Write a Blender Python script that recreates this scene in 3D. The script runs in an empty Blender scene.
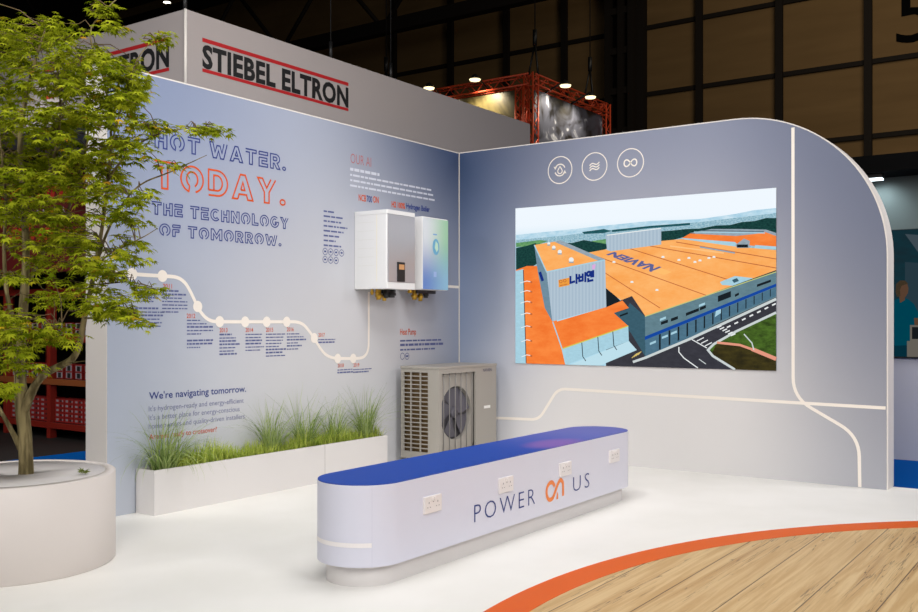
import bpy, math, random
from math import sin, cos, pi, radians as R
from mathutils import Vector, Matrix
SC = bpy.context.scene
COL = SC.collection
random.seed(7)

# ------------------------------------------------------------------ camera frame (used to survey the place)
F, CX, HY = 954.0, 459.0, 321.8
AZ = math.atan2(663, 954)
FW = (cos(AZ), sin(AZ)); RT = (FW[1], -FW[0])
CH = 1.3
DC = CH / .1344
CAM = (-DC * FW[0], -DC * FW[1], CH)

def _ray(x, y):
    u = (x - CX) / F; v = (HY - y) / F
    return (FW[0] + u * RT[0], FW[1] + u * RT[1], v)
def _hit(x, y, ax, val):
    d = _ray(x, y); t = (val - CAM[ax]) / d[ax]
    return Vector([CAM[i] + t * d[i] for i in range(3)])
def A(x, y, Y=0.0):            # point (x, z) on a plane parallel to the left wall
    p = _hit(x, y, 1, Y); return (p.x, p.z)
def B(x, y, X=0.0):            # point (y, z) on a plane parallel to the right wall
    p = _hit(x, y, 0, X); return (p.y, p.z)
def G(x, y, z=0.0):
    p = _hit(x, y, 2, z); return (p.x, p.y)
def D(x, y, dep):              # point at a given distance along the view axis
    u = (x - CX) / F; v = (HY - y) / F
    return Vector((CAM[0] + dep * (FW[0] + u * RT[0]), CAM[1] + dep * (FW[1] + u * RT[1]), CAM[2] + dep * v))

# ------------------------------------------------------------------ materials
def lin(c):
    if isinstance(c, str):
        c = c.lstrip('#'); c = [int(c[i:i + 2], 16) for i in (0, 2, 4)]
    o = []
    for v in c:
        v = v / 255.0
        o.append(v / 12.92 if v <= .04045 else ((v + .055) / 1.055) ** 2.4)
    return (*o, 1.0)
_mc = {}
def mat(name, c, rough=.6, metal=0.0, noise=0.0, scale=8.0, bump=0.0, spec=.5, emit=None, es=1.0):
    if name in _mc: return _mc[name]
    m = bpy.data.materials.new(name); m.use_nodes = True
    nt = m.node_tree; b = nt.nodes['Principled BSDF']
    b.inputs['Base Color'].default_value = lin(c)
    b.inputs['Roughness'].default_value = rough
    b.inputs['Metallic'].default_value = metal
    b.inputs['Specular IOR Level'].default_value = spec
    if noise or bump:
        tc = nt.nodes.new('ShaderNodeTexCoord'); n = nt.nodes.new('ShaderNodeTexNoise')
        n.inputs['Scale'].default_value = scale; n.inputs['Detail'].default_value = 4
        nt.links.new(tc.outputs['Object'], n.inputs['Vector'])
        if noise:
            mx = nt.nodes.new('ShaderNodeMix'); mx.data_type = 'RGBA'
            l = lin(c)
            mx.inputs[6].default_value = (*[v * (1 - noise) for v in l[:3]], 1)
            mx.inputs[7].default_value = (*[min(1, v * (1 + noise)) for v in l[:3]], 1)
            nt.links.new(n.outputs['Fac'], mx.inputs[0]); nt.links.new(mx.outputs[2], b.inputs['Base Color'])
        if bump:
            bp = nt.nodes.new('ShaderNodeBump'); bp.inputs['Strength'].default_value = bump; bp.inputs['Distance'].default_value = .01
            nt.links.new(n.outputs['Fac'], bp.inputs['Height']); nt.links.new(bp.outputs[0], b.inputs['Normal'])
    if emit:
        b.inputs['Emission Color'].default_value = lin(emit); b.inputs['Emission Strength'].default_value = es
    _mc[name] = m
    return m
def emis(name, c, s=1.0, noise=0.0, scale=20.0, c2=None, lines=None):
    """a lit display colour: screen pixels and lamp lenses give off light"""
    if name in _mc: return _mc[name]
    m = bpy.data.materials.new(name); m.use_nodes = True
    nt = m.node_tree; nt.nodes.clear()
    o = nt.nodes.new('ShaderNodeOutputMaterial'); e = nt.nodes.new('ShaderNodeEmission')
    e.inputs[0].default_value = lin(c); e.inputs[1].default_value = s
    nt.links.new(e.outputs[0], o.inputs[0])
    if noise or c2 or lines:
        tc = nt.nodes.new('ShaderNodeTexCoord'); n = nt.nodes.new('ShaderNodeTexNoise')
        n.inputs['Scale'].default_value = scale; n.inputs['Detail'].default_value = 6; n.inputs['Roughness'].default_value = .7
        mp = nt.nodes.new('ShaderNodeMapping'); mp.inputs['Scale'].default_value = (1, 1, 2.5)
        nt.links.new(tc.outputs['Object'], mp.inputs[0]); nt.links.new(mp.outputs[0], n.inputs['Vector'])
        rp = nt.nodes.new('ShaderNodeMapRange'); rp.inputs[1].default_value = .35; rp.inputs[2].default_value = .65
        nt.links.new(n.outputs['Fac'], rp.inputs[0])
        mx = nt.nodes.new('ShaderNodeMix'); mx.data_type = 'RGBA'
        l = lin(c); k = lin(c2) if c2 else (*[v * (1 - noise) for v in l[:3]], 1)
        mx.inputs[6].default_value = k; mx.inputs[7].default_value = l
        src = rp.outputs[0]
        if lines:
            w = nt.nodes.new('ShaderNodeTexWave'); w.bands_direction = 'Y'; w.inputs['Scale'].default_value = lines
            nt.links.new(tc.outputs['Object'], w.inputs[0]); src = w.outputs['Fac']
        nt.links.new(src, mx.inputs[0]); nt.links.new(mx.outputs[2], e.inputs[0])
    _mc[name] = m
    return m

def ramp_material(name, build, rough=.5, spec=.4):
    m = bpy.data.materials.new(name); m.use_nodes = True
    nt = m.node_tree; b = nt.nodes['Principled BSDF']
    b.inputs['Roughness'].default_value = rough; b.inputs['Specular IOR Level'].default_value = spec
    nt.links.new(build(nt), b.inputs['Base Color'])
    return m
def nmath(nt, op, a, b=None, clamp=False):
    n = nt.nodes.new('ShaderNodeMath'); n.operation = op; n.use_clamp = clamp
    for i, v in enumerate((a, b)):
        if v is None: continue
        if isinstance(v, (int, float)): n.inputs[i].default_value = v
        else: nt.links.new(v, n.inputs[i])
    return n.outputs[0]
def nmix(nt, f, a, b):
    n = nt.nodes.new('ShaderNodeMix'); n.data_type = 'RGBA'
    nt.links.new(f, n.inputs[0])
    for i, v in ((6, a), (7, b)):
        if isinstance(v, tuple): n.inputs[i].default_value = v
        else: nt.links.new(v, n.inputs[i])
    return n.outputs[2]
def nrange(nt, v, a, b, smooth=True):
    n = nt.nodes.new('ShaderNodeMapRange')
    if smooth: n.interpolation_type = 'SMOOTHSTEP'
    n.inputs[1].default_value = a; n.inputs[2].default_value = b
    nt.links.new(v, n.inputs[0]); return n.outputs[0]
def nblob(nt, p, cy, cz, ry, rz, ax='Y'):
    """soft colour patch centred on (cy, cz): 1 inside, 0 outside"""
    h = nmath(nt, 'DIVIDE', nmath(nt, 'SUBTRACT', p[ax], cy), ry)
    v = nmath(nt, 'DIVIDE', nmath(nt, 'SUBTRACT', p['Z'], cz), rz)
    d = nmath(nt, 'SQRT', nmath(nt, 'ADD', nmath(nt, 'MULTIPLY', h, h), nmath(nt, 'MULTIPLY', v, v)))
    n = nt.nodes.new('ShaderNodeMapRange'); n.interpolation_type = 'SMOOTHSTEP'
    n.inputs[1].default_value = 0; n.inputs[2].default_value = 1; n.inputs[3].default_value = 1; n.inputs[4].default_value = 0
    nt.links.new(d, n.inputs[0]); return n.outputs[0]
def npos(nt):
    tc = nt.nodes.new('ShaderNodeTexCoord'); s = nt.nodes.new('ShaderNodeSeparateXYZ')
    nt.links.new(tc.outputs['Object'], s.inputs[0])
    return {'X': s.outputs[0], 'Y': s.outputs[1], 'Z': s.outputs[2], 'V': tc.outputs['Object']}

# ------------------------------------------------------------------ mesh builder
class MB:
    def __init__(s): s.v = []; s.f = []; s.m = []; s.sm = []
    def add(s, vs, fs, mi=0, smooth=False):
        o = len(s.v); s.v += [tuple(p) for p in vs]
        for f in fs: s.f.append([i + o for i in f]); s.m.append(mi); s.sm.append(smooth)
        return s
    def box(s, x0, x1, y0, y1, z0, z1, mi=0):
        x0, x1 = sorted((x0, x1)); y0, y1 = sorted((y0, y1)); z0, z1 = sorted((z0, z1))
        v = [(x0, y0, z0), (x1, y0, z0), (x1, y1, z0), (x0, y1, z0), (x0, y0, z1), (x1, y0, z1), (x1, y1, z1), (x0, y1, z1)]
        return s.add(v, [(0, 3, 2, 1), (4, 5, 6, 7), (0, 1, 5, 4), (1, 2, 6, 5), (2, 3, 7, 6), (3, 0, 4, 7)], mi)
    def bbox(s, x0, x1, y0, y1, z0, z1, b=.01, mi=0):
        """box with chamfered edges"""
        x0, x1 = sorted((x0, x1)); y0, y1 = sorted((y0, y1)); z0, z1 = sorted((z0, z1))
        import bmesh
        bm = bmesh.new(); bmesh.ops.create_cube(bm, size=1)
        for v in bm.verts:
            v.co = Vector(((x0 + x1) / 2 + v.co.x * (x1 - x0), (y0 + y1) / 2 + v.co.y * (y1 - y0), (z0 + z1) / 2 + v.co.z * (z1 - z0)))
        bmesh.ops.bevel(bm, geom=bm.edges[:], offset=b, segments=2, affect='EDGES', profile=.6)
        bm.verts.index_update()
        s.add([v.co[:] for v in bm.verts], [[v.index for v in f.verts] for f in bm.faces], mi)
        bm.free(); return s
    def prism(s, poly, axis, a0, a1, mi=0, smooth=False, caps=True):
        """poly of 2D points swept along axis ('X': (y,z), 'Y': (x,z), 'Z': (x,y))"""
        def p(q, a):
            return {'X': (a, q[0], q[1]), 'Y': (q[0], a, q[1]), 'Z': (q[0], q[1], a)}[axis]
        n = len(poly)
        o = [p(q, a0) for q in poly] + [p(q, a1) for q in poly]
        s.add(o, [(i, (i + 1) % n, n + (i + 1) % n, n + i) for i in range(n)], mi, smooth)
        if caps: s.add(o, [list(range(n))[::-1], list(range(n, 2 * n))], mi)
        return s
    def tube(s, pts, r, seg=8, mi=0, cap=True, smooth=True):
        pts = [Vector(p) for p in pts]; n = len(pts)
        rs = r if isinstance(r, (list, tuple)) else [r] * n
        vs = []; prev = None
        for i, p in enumerate(pts):
            t = (pts[min(i + 1, n - 1)] - pts[max(i - 1, 0)]).normalized()
            if prev is None:
                a = Vector((0, 0, 1)) if abs(t.z) < .9 else Vector((1, 0, 0))
                u = t.cross(a).normalized()
            else:
                u = (prev - t * prev.dot(t)).normalized()
            prev = u; w = t.cross(u)
            for k in range(seg):
                an = 2 * pi * k / seg
                vs.append(p + (u * cos(an) + w * sin(an)) * rs[i])
        fs = [(i * seg + k, i * seg + (k + 1) % seg, (i + 1) * seg + (k + 1) % seg, (i + 1) * seg + k) for i in range(n - 1) for k in range(seg)]
        if cap: fs += [list(range(seg))[::-1], [(n - 1) * seg + k for k in range(seg)]]
        return s.add(vs, fs, mi, smooth)
    def lathe(s, prof, cx, cy, seg=48, mi=0, smooth=True, a0=0, a1=2 * pi):
        vs = []; n = len(prof)
        for k in range(seg):
            an = a0 + (a1 - a0) * k / seg
            for r, z in prof: vs.append((cx + r * cos(an), cy + r * sin(an), z))
        fs = []
        for k in range(seg):
            k2 = (k + 1) % seg
            for i in range(n - 1): fs.append((k * n + i, k2 * n + i, k2 * n + i + 1, k * n + i + 1))
        return s.add(vs, fs, mi, smooth)
    def strip(s, pts, w, place, mi=0, closed=False):
        """flat printed line of width w along 2D pts; place(a, b) -> 3D"""
        P = []
        for p in pts:
            p = Vector(p)
            if not P or (p - P[-1]).length > 2e-4: P.append(p)
        if closed and (P[0] - P[-1]).length < 2e-4: P.pop()
        n = len(P); L = []; Rr = []
        for i in range(n):
            if closed: a, b = P[i - 1], P[(i + 1) % n]
            else: a, b = P[max(i - 1, 0)], P[min(i + 1, n - 1)]
            t1 = (P[i] - a); t2 = (b - P[i])
            t1 = t1.normalized() if t1.length > 1e-9 else t2.normalized()
            t2 = t2.normalized() if t2.length > 1e-9 else t1
            t = (t1 + t2); t = t.normalized() if t.length > 1e-6 else t1
            nn = Vector((-t.y, t.x)); k = min(1 / max(nn.dot(Vector((-t1.y, t1.x))), .4), 2.2)
            L.append(P[i] + nn * w / 2 * k); Rr.append(P[i] - nn * w / 2 * k)
        vs = [place(*p) for p in L] + [place(*p) for p in Rr]
        m = n if closed else n - 1
        return s.add(vs, [(i, (i + 1) % n, n + (i + 1) % n, n + i) for i in range(m)], mi)
    def poly(s, pts, place, mi=0):
        return s.add([place(*p) for p in pts], [list(range(len(pts)))], mi)
    def build(s, name, mats, parent=None, loc=None, auto=None):
        if not isinstance(mats, (list, tuple)): mats = [mats]
        me = bpy.data.meshes.new(name)
        o = Vector((0, 0, 0))
        if parent is not None:
            r = parent
            while r.parent is not None: r = r.parent
            o = r.location.copy()
        elif loc is not None: o = Vector(loc)
        me.from_pydata([(Vector(v) - o)[:] for v in s.v], [], s.f)
        for m in mats: me.materials.append(m)
        me.polygons.foreach_set('material_index', s.m)
        me.polygons.foreach_set('use_smooth', s.sm)
        me.update()
        ob = bpy.data.objects.new(name, me); COL.objects.link(ob)
        if parent is not None: ob.parent = parent
        elif loc is not None: ob.location = o
        return ob

def tag(o, label, cat, group=None, kind=None):
    o['label'] = label; o['category'] = cat
    if group: o['group'] = group
    if kind: o['kind'] = kind
    return o
def struct(o, label=None, cat=None):
    o['kind'] = 'structure'
    if label: o['label'] = label
    if cat: o['category'] = cat
    return o
def thing(name, loc, label, cat, group=None):
    o = bpy.data.objects.new(name, None); o.empty_display_size = .1
    COL.objects.link(o); o.location = loc
    return tag(o, label, cat, group)
def copy_tree(o, loc, label=None):
    r = o.copy(); COL.objects.link(r); r.location = loc
    if label: r['label'] = label
    for ch in o.children:
        c = ch.copy(); COL.objects.link(c); c.parent = r
        for g in ch.children:
            d = g.copy(); COL.objects.link(d); d.parent = c
    return r

def catmull(pts, n=8, closed=False):
    P = [Vector(p) for p in pts]; out = []
    m = len(P)
    for i in range(m if closed else m - 1):
        if closed: a, b, c, d = P[i - 1], P[i], P[(i + 1) % m], P[(i + 2) % m]
        else: a, b, c, d = P[max(i - 1, 0)], P[i], P[i + 1], P[min(i + 2, m - 1)]
        for k in range(n):
            t = k / n
            out.append(.5 * ((2 * b) + (c - a) * t + (2 * a - 5 * b + 4 * c - d) * t * t + (3 * b - a - 3 * c + d) * t ** 3))
    if not closed: out.append(P[-1])
    return out
def arc(cx, cy, rx, ry, a0, a1, n=14):
    return [(cx + rx * cos(R(a0 + (a1 - a0) * i / n)), cy + ry * sin(R(a0 + (a1 - a0) * i / n))) for i in range(n + 1)]

# ------------------------------------------------------------------ lettering
def glyphs(text, bold=0.0, sp=1.0):
    cu = bpy.data.curves.new('letters', 'FONT'); cu.body = text; cu.size = 1; cu.space_character = sp; cu.offset = bold; cu.resolution_u = 3
    ob = bpy.data.objects.new('letters', cu); COL.objects.link(ob)
    dg = bpy.context.evaluated_depsgraph_get(); dg.update()
    me = bpy.data.meshes.new_from_object(ob.evaluated_get(dg))
    v = [tuple(p.co) for p in me.vertices]; f = [list(p.vertices) for p in me.polygons]
    bpy.data.objects.remove(ob); bpy.data.curves.remove(cu); bpy.data.meshes.remove(me)
    return v, f
_cap = [None]
def text_into(mb, text, place, x0, z0, width, cap, bold=0.0, mi=0, sp=1.0):
    """lettering fitted to a width and a capital height, baseline at z0"""
    if _cap[0] is None:
        v, _ = glyphs('H'); _cap[0] = max(p[1] for p in v)
    v, f = glyphs(text, bold, sp)
    a = min(p[0] for p in v); b = max(p[0] for p in v)
    kx = width / (b - a); kz = cap / _cap[0]
    mb.add([place(x0 + (p[0] - a) * kx, z0 + p[1] * kz) for p in v], f, mi)
    return mb

def E_bar(): pass
def outline_letters():
    Rr = lambda *p: list(p)
    g = {}
    g['T'] = (.72, [[(0, 1), (.72, 1), (.72, .8), (.46, .8), (.46, 0), (.26, 0), (.26, .8), (0, .8)]])
    g['H'] = (.66, [[(0, 1), (0, 0), (.2, 0), (.2, .4), (.46, .4), (.46, 0), (.66, 0), (.66, 1), (.46, 1), (.46, .6), (.2, .6), (.2, .95)]])
    o1 = arc(.4, .5, .4, .5, 252, -72, 30); i1 = arc(.4, .5, .2, .29, 242, -62, 24)
    g['O'] = (.8, [i1[::-1][-1:] + o1, i1])
    g['D'] = (.72, [[(0, .2), (0, 1), (.3, 1)] + arc(.32, .5, .4, .5, 90, -90, 16) + [(0, 0)], [(0, .2), (.3, .2)] + arc(.32, .5, .2, .3, -90, 90, 12) + [(.2, .8), (.2, .2)]])
    g['A'] = (.82, [[(.21, 0), (0, 0), (.31, 1), (.51, 1), (.82, 0), (.61, 0), (.56, .2), (.26, .2), (.21, 0)], [(.33, .38), (.41, .7), (.49, .38), (.33, .38)]])
    g['Y'] = (.76, [[(.56, 1), (.38, .62), (.2, 1), (0, 1), (.28, .44), (.28, 0), (.48, 0), (.48, .44), (.76, 1)]])
    g['W'] = (1.1, [[(0, 1), (.22, 0), (.42, 0), (.55, .5), (.68, 0), (.88, 0), (1.1, 1)], [(0, 1), (.2, 1), (.33, .36), (.45, .82), (.65, .82), (.77, .36), (.9, 1)]])
    g['E'] = (.6, [[(0, 1), (.6, 1), (.6, .8), (0, .8), (0, 1)], [(0, .6), (0, 0), (.6, 0), (.6, .2), (.2, .2), (.2, .4), (.55, .4), (.55, .6), (0, .6)]])
    g['R'] = (.68, [[(0, 0), (0, 1), (.38, 1)] + arc(.38, .69, .28, .31, 90, -70, 12) + [(.68, 0), (.46, 0), (.27, .36), (.2, .36), (.2, 0), (0, 0)], [(.2, .56), (.2, .8), (.36, .8)] + arc(.37, .68, .1, .12, 90, -90, 8) + [(.2, .56)]])
    g['C'] = (.72, [arc(.4, .5, .4, .5, 48, 312, 24) + arc(.4, .5, .2, .29, 312, 48, 20)])
    g['G'] = (.78, [arc(.4, .5, .4, .5, 48, 350, 26) + [(.78, .5), (.45, .5), (.45, .35), (.58, .35)] + arc(.4, .5, .2, .29, 320, 48, 18)])
    g['N'] = (.7, [[(0, 0), (0, 1), (.2, 1), (.5, .42), (.5, 1), (.7, 1), (.7, 0), (.5, 0), (.2, .58), (.2, 0), (0, 0)]])
    g['L'] = (.55, [[(.2, .95), (.2, .2), (.55, .2), (.55, 0), (0, 0), (0, 1), (.2, 1)]])
    g['F'] = (.58, [[(0, 1), (.58, 1), (.58, .8), (0, .8), (0, 1)], [(0, .6), (.5, .6), (.5, .4), (.2, .4), (.2, 0), (0, 0), (0, .6)]])
    g['M'] = (.92, [[(0, 0), (0, 1), (.2, 1), (.46, .5), (.72, 1), (.92, 1), (.92, 0), (.72, 0), (.72, .6), (.46, .14), (.2, .6), (.2, 0), (0, 0)]])
    g['U'] = (.7, [[(0, 1), (0, .35)] + arc(.35, .35, .35, .35, 180, 360, 12) + [(.7, 1), (.5, 1), (.5, .35)] + arc(.35, .35, .15, .15, 360, 180, 8) + [(.2, 1), (0, 1)]])
    g['I'] = (.2, [[(0, 0), (0, 1), (.2, 1), (.2, 0), (0, 0)]])
    g['.'] = (.22, [arc(.11, .11, .11, .11, 0, 360, 14)])
    return g
OUT = outline_letters()
def outline_text(mb, text, place, x0, x1, z0, cap, lw, gap=.2, space=.42):
    adv = 0; items = []
    for ch in text:
        if ch == ' ': adv += space; continue
        w, ps = OUT[ch]; items.append((adv, ps)); adv += w + gap
    kx = (x1 - x0) / (adv - gap)
    for a, ps in items:
        for p in ps:
            mb.strip([(x0 + (a + q[0]) * kx, z0 + q[1] * cap) for q in p], lw, place)
def body_lines(mb, place, x0, z0, widths, h, pitch, rnd, bolds=()):
    """small body copy, too small in the photo to be read: word-long dashes"""
    for i, w in enumerate(widths):
        if w <= 0: continue
        x = 0; z = z0 - i * pitch; hh = h * (1.45 if i in bolds else 1)
        while x < w - h:
            l = min(rnd.uniform(1.5, 6) * h, w - x)
            mb.poly([(x0 + x, z), (x0 + x + l, z), (x0 + x + l, z + hh), (x0 + x, z + hh)], place)
            x += l + h * .7

# ------------------------------------------------------------------ common materials
M_white = mat('white_laminate', (214, 210, 208), .5)
M_trimwhite = mat('white_edge', (226, 220, 213), .5)
M_line = mat('printed_cream_line', (238, 230, 220), .5)
M_navy = mat('navy_print', (38, 55, 125), .6)
M_orange = mat('orange_print', (204, 82, 32), .7, spec=.2)
M_orange2 = mat('muted_orange_print', (198, 88, 56), .7, spec=.2)
M_grey_txt = mat('grey_blue_print', (120, 124, 158), .6)
M_whitetxt = mat('white_print', (206, 210, 222), .6)
M_black = mat('black_paint', (12, 12, 12), .5)
M_darksteel = mat('dark_steel', (30, 25, 21), .75, spec=.2)
M_brass = mat('brass', (190, 150, 60), .3, 1.0)
M_blackplastic = mat('black_plastic', (18, 18, 20), .4)
M_red = mat('red_powder_coat', (140, 36, 24), .5)

# ================================================================== SETTING
# white booth floor with the wooden round and its orange border
RC, RIN, ROUT = (-3.95, -6.87), 3.54, 3.717
def floor_col(nt):
    p = npos(nt)
    n = nt.nodes.new('ShaderNodeTexNoise'); n.inputs['Scale'].default_value = 1.3; n.inputs['Detail'].default_value = 4
    nt.links.new(p['V'], n.inputs['Vector'])
    return nmix(nt, nrange(nt, n.outputs['Fac'], .35, .7), lin((240, 238, 233)), lin((233, 231, 225)))
M_floor = ramp_material('white_vinyl_floor', floor_col, .42, .35)
fl = MB(); fl.box(-11, .19, -11, .45, -.03, 0); struct(fl.build('floor', M_floor), 'white vinyl floor of the exhibition stand', 'floor')

def wood(nt):
    p = npos(nt)
    cm = nt.nodes.new('ShaderNodeCombineXYZ')
    row = nmath(nt, 'FLOOR', nmath(nt, 'DIVIDE', nmath(nt, 'ADD', p['Y'], 20.22), .3))
    wn = nt.nodes.new('ShaderNodeTexWhiteNoise'); wn.noise_dimensions = '1D'; nt.links.new(row, wn.inputs['W'])
    nt.links.new(nmath(nt, 'ADD', nmath(nt, 'MULTIPLY', p['X'], .42), nmath(nt, 'MULTIPLY', row, 3.7)), cm.inputs[0])
    nt.links.new(nmath(nt, 'MULTIPLY', p['Y'], 10.0), cm.inputs[1])
    n1 = nt.nodes.new('ShaderNodeTexNoise'); n1.inputs['Scale'].default_value = 2.6; n1.inputs['Detail'].default_value = 8; n1.inputs['Roughness'].default_value = .62; n1.inputs['Distortion'].default_value = .6
    nt.links.new(cm.outputs[0], n1.inputs['Vector'])
    n2 = nt.nodes.new('ShaderNodeTexNoise'); n2.inputs['Scale'].default_value = 1.1; n2.inputs['Detail'].default_value = 3
    nt.links.new(cm.outputs[0], n2.inputs['Vector'])
    c = nmix(nt, nrange(nt, n1.outputs['Fac'], .36, .66), lin((196, 160, 108)), lin((220, 190, 140)))
    c = nmix(nt, nrange(nt, n2.outputs['Fac'], .56, .74), c, lin((178, 140, 92)))
    c = nmix(nt, nmath(nt, 'MULTIPLY', wn.outputs['Value'], .3), c, lin((176, 140, 96)))
    # thin dark cracks along the grain
    n3 = nt.nodes.new('ShaderNodeTexNoise'); n3.inputs['Scale'].default_value = 3.6; n3.inputs['Detail'].default_value = 2
    nt.links.new(cm.outputs[0], n3.inputs['Vector'])
    ck = nmath(nt, 'ABSOLUTE', nmath(nt, 'SUBTRACT', n3.outputs['Fac'], .5))
    ck = nmath(nt, 'MULTIPLY', nmath(nt, 'SUBTRACT', 1.0, nrange(nt, ck, .0, .02)), nrange(nt, n2.outputs['Fac'], .45, .6))
    c = nmix(nt, nmath(nt, 'MULTIPLY', ck, .8), c, lin((70, 52, 40)))
    fr = nmath(nt, 'FRACT', nmath(nt, 'DIVIDE', nmath(nt, 'ADD', p['Y'], 20.22), .3))
    sm = nmath(nt, 'LESS_THAN', fr, .02)
    return nmix(nt, nmath(nt, 'MULTIPLY', sm, .85), c, lin((70, 52, 40)))
M_wood = ramp_material('tan_plank_floor', wood, .45, .4)
w = MB(); w.prism([(RC[0] + RIN * cos(2 * pi * i / 160), RC[1] + RIN * sin(2 * pi * i / 160)) for i in range(160)], 'Z', -.02, .004)
struct(w.build('floor_wood', M_wood), 'round wood-plank floor inlay inside the orange border', 'floor')
bo = MB(); N = 180; vs = []
for i in range(N):
    an = 2 * pi * i / N
    for r_, z_ in ((RIN, -.01), (RIN, .006), (ROUT, .006), (ROUT, -.01)): vs.append((RC[0] + r_ * cos(an), RC[1] + r_ * sin(an), z_))
bo.add(vs, [(i * 4 + k, ((i + 1) % N) * 4 + k, ((i + 1) % N) * 4 + k + 1, i * 4 + k + 1) for i in range(N) for k in range(3)])
struct(bo.build('trim_orange', mat('orange_floor_border', (218, 94, 22), .5, 0, .04, 3, spec=.2)), 'curved orange border strip round the wooden floor', 'floor border')

M_carpet = mat('blue_carpet', (0, 84, 166), .95, 0, .12, 160, .3, spec=.05)
c = MB(); c.box(-14, 2.05, -14, 3.25, -.045, -.03); struct(c.build('carpet', M_carpet), 'blue aisle carpet around the white stand', 'carpet')
c = MB(); c.box(-30, 32, -24, 40, -.2, -.046); struct(c.build('floor_hall', mat('dark_hall_floor', (30, 26, 25), .7, 0, .2, 2)), 'dark exhibition hall floor beyond the aisle', 'floor')

# ---- left wall (text wall)
WX0, WH, WT = -4.085, 3.015, .235
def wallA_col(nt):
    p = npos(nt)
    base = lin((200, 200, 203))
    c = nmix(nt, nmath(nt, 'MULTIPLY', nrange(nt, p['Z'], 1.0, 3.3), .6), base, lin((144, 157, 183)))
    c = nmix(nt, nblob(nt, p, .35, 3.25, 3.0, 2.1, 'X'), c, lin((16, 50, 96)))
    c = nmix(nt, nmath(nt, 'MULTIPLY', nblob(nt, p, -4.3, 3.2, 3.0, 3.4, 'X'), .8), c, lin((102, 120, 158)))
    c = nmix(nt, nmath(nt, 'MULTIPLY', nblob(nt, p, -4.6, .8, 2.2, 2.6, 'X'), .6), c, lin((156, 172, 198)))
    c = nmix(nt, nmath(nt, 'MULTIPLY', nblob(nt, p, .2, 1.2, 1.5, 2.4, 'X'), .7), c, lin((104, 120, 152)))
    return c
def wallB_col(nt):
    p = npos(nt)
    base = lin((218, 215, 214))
    c = nmix(nt, nmath(nt, 'MULTIPLY', nrange(nt, p['Z'], .5, 3.1), .95), base, lin((126, 133, 155)))  # greyer and darker towards the top
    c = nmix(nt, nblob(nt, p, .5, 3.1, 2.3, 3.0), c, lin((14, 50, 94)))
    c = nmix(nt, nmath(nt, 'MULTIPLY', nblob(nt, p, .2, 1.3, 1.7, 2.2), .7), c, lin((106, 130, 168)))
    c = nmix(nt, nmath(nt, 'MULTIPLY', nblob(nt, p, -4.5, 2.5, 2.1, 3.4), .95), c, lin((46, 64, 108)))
    c = nmix(nt, nmath(nt, 'MULTIPLY', nrange(nt, nmath(nt, 'MULTIPLY', p['Y'], -1.0), 2.5, 4.2), .6), c, lin((120, 126, 142)))  # darker towards the outer end of the wall
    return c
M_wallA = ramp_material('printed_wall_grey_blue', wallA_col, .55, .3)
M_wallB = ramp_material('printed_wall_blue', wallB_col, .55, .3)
w = MB(); w.box(WX0, 0, .004, WT, 0, WH)
wallA = struct(w.build('wall_left', M_trimwhite), 'pale printed exhibition wall with timeline and blue outlined headline', 'wall')
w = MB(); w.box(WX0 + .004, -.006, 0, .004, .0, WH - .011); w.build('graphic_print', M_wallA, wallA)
# ---- right wall with its rounded corner
YE = -4.035; RR = 1.2
def prof(e=0.0, z0=0.0):
    return [(WT if e == 0 else -e, z0), (WT if e == 0 else -e, WH - e)] + [(YE + RR + (RR - e) * cos(R(a)), WH - RR + (RR - e) * sin(R(a))) for a in range(90, 181, 3)] + [(YE + e, z0)]
w = MB(); w.prism(prof(), 'X', .004, WT - .004)
wallB = struct(w.build('wall_right', M_trimwhite), 'blue-grey printed exhibition wall with rounded corner and big screen', 'wall')
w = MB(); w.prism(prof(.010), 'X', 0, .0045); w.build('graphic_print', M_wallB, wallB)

pA = lambda x, z: (x, -.0015, z)
pA2 = lambda x, z: (x, -.0025, z)
pB = lambda y, z: (-.0015, y, z)
def mbA(name, m, pf=None):
    return None
# timeline on the left wall
tl = MB()
path = [(104, 271.5), (140, 274.6), (162, 276), (176, 277.3), (184, 282), (190, 291), (197.5, 306.5), (203, 315), (210, 320.3), (219.5, 321.6), (245, 321.8), (266.5, 321.8), (286.5, 321.8), (296, 322), (303, 324.5), (309, 331), (314, 338.5), (320, 348), (326, 354.8), (334, 358), (345, 358.5), (358, 358.3), (364.5, 356), (368, 349), (368.6, 335), (368.6, 292)]
pm = [A(*q) for q in path]
pm = [(max(q[0], WX0 + .01), q[1]) for q in pm]
tl.strip(catmull(pm, 6), .026, pA)
tl.strip([A(440, 286), (-.008, A(457, 287)[1])], .026, pA)
for q in ((132, 274), (162.3, 276), (197.5, 306.5), (219.5, 321.6), (245, 321.8), (266.5, 321.8), (286.5, 321.8), (314, 338), (337.5, 358.5), (353, 358.5)):
    a, b = A(*q); tl.poly([(a + .042 * cos(2 * pi * i / 20), b + .042 * sin(2 * pi * i / 20)) for i in range(20)], pA2)
tl.build('timeline', M_line, wallA)
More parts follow.
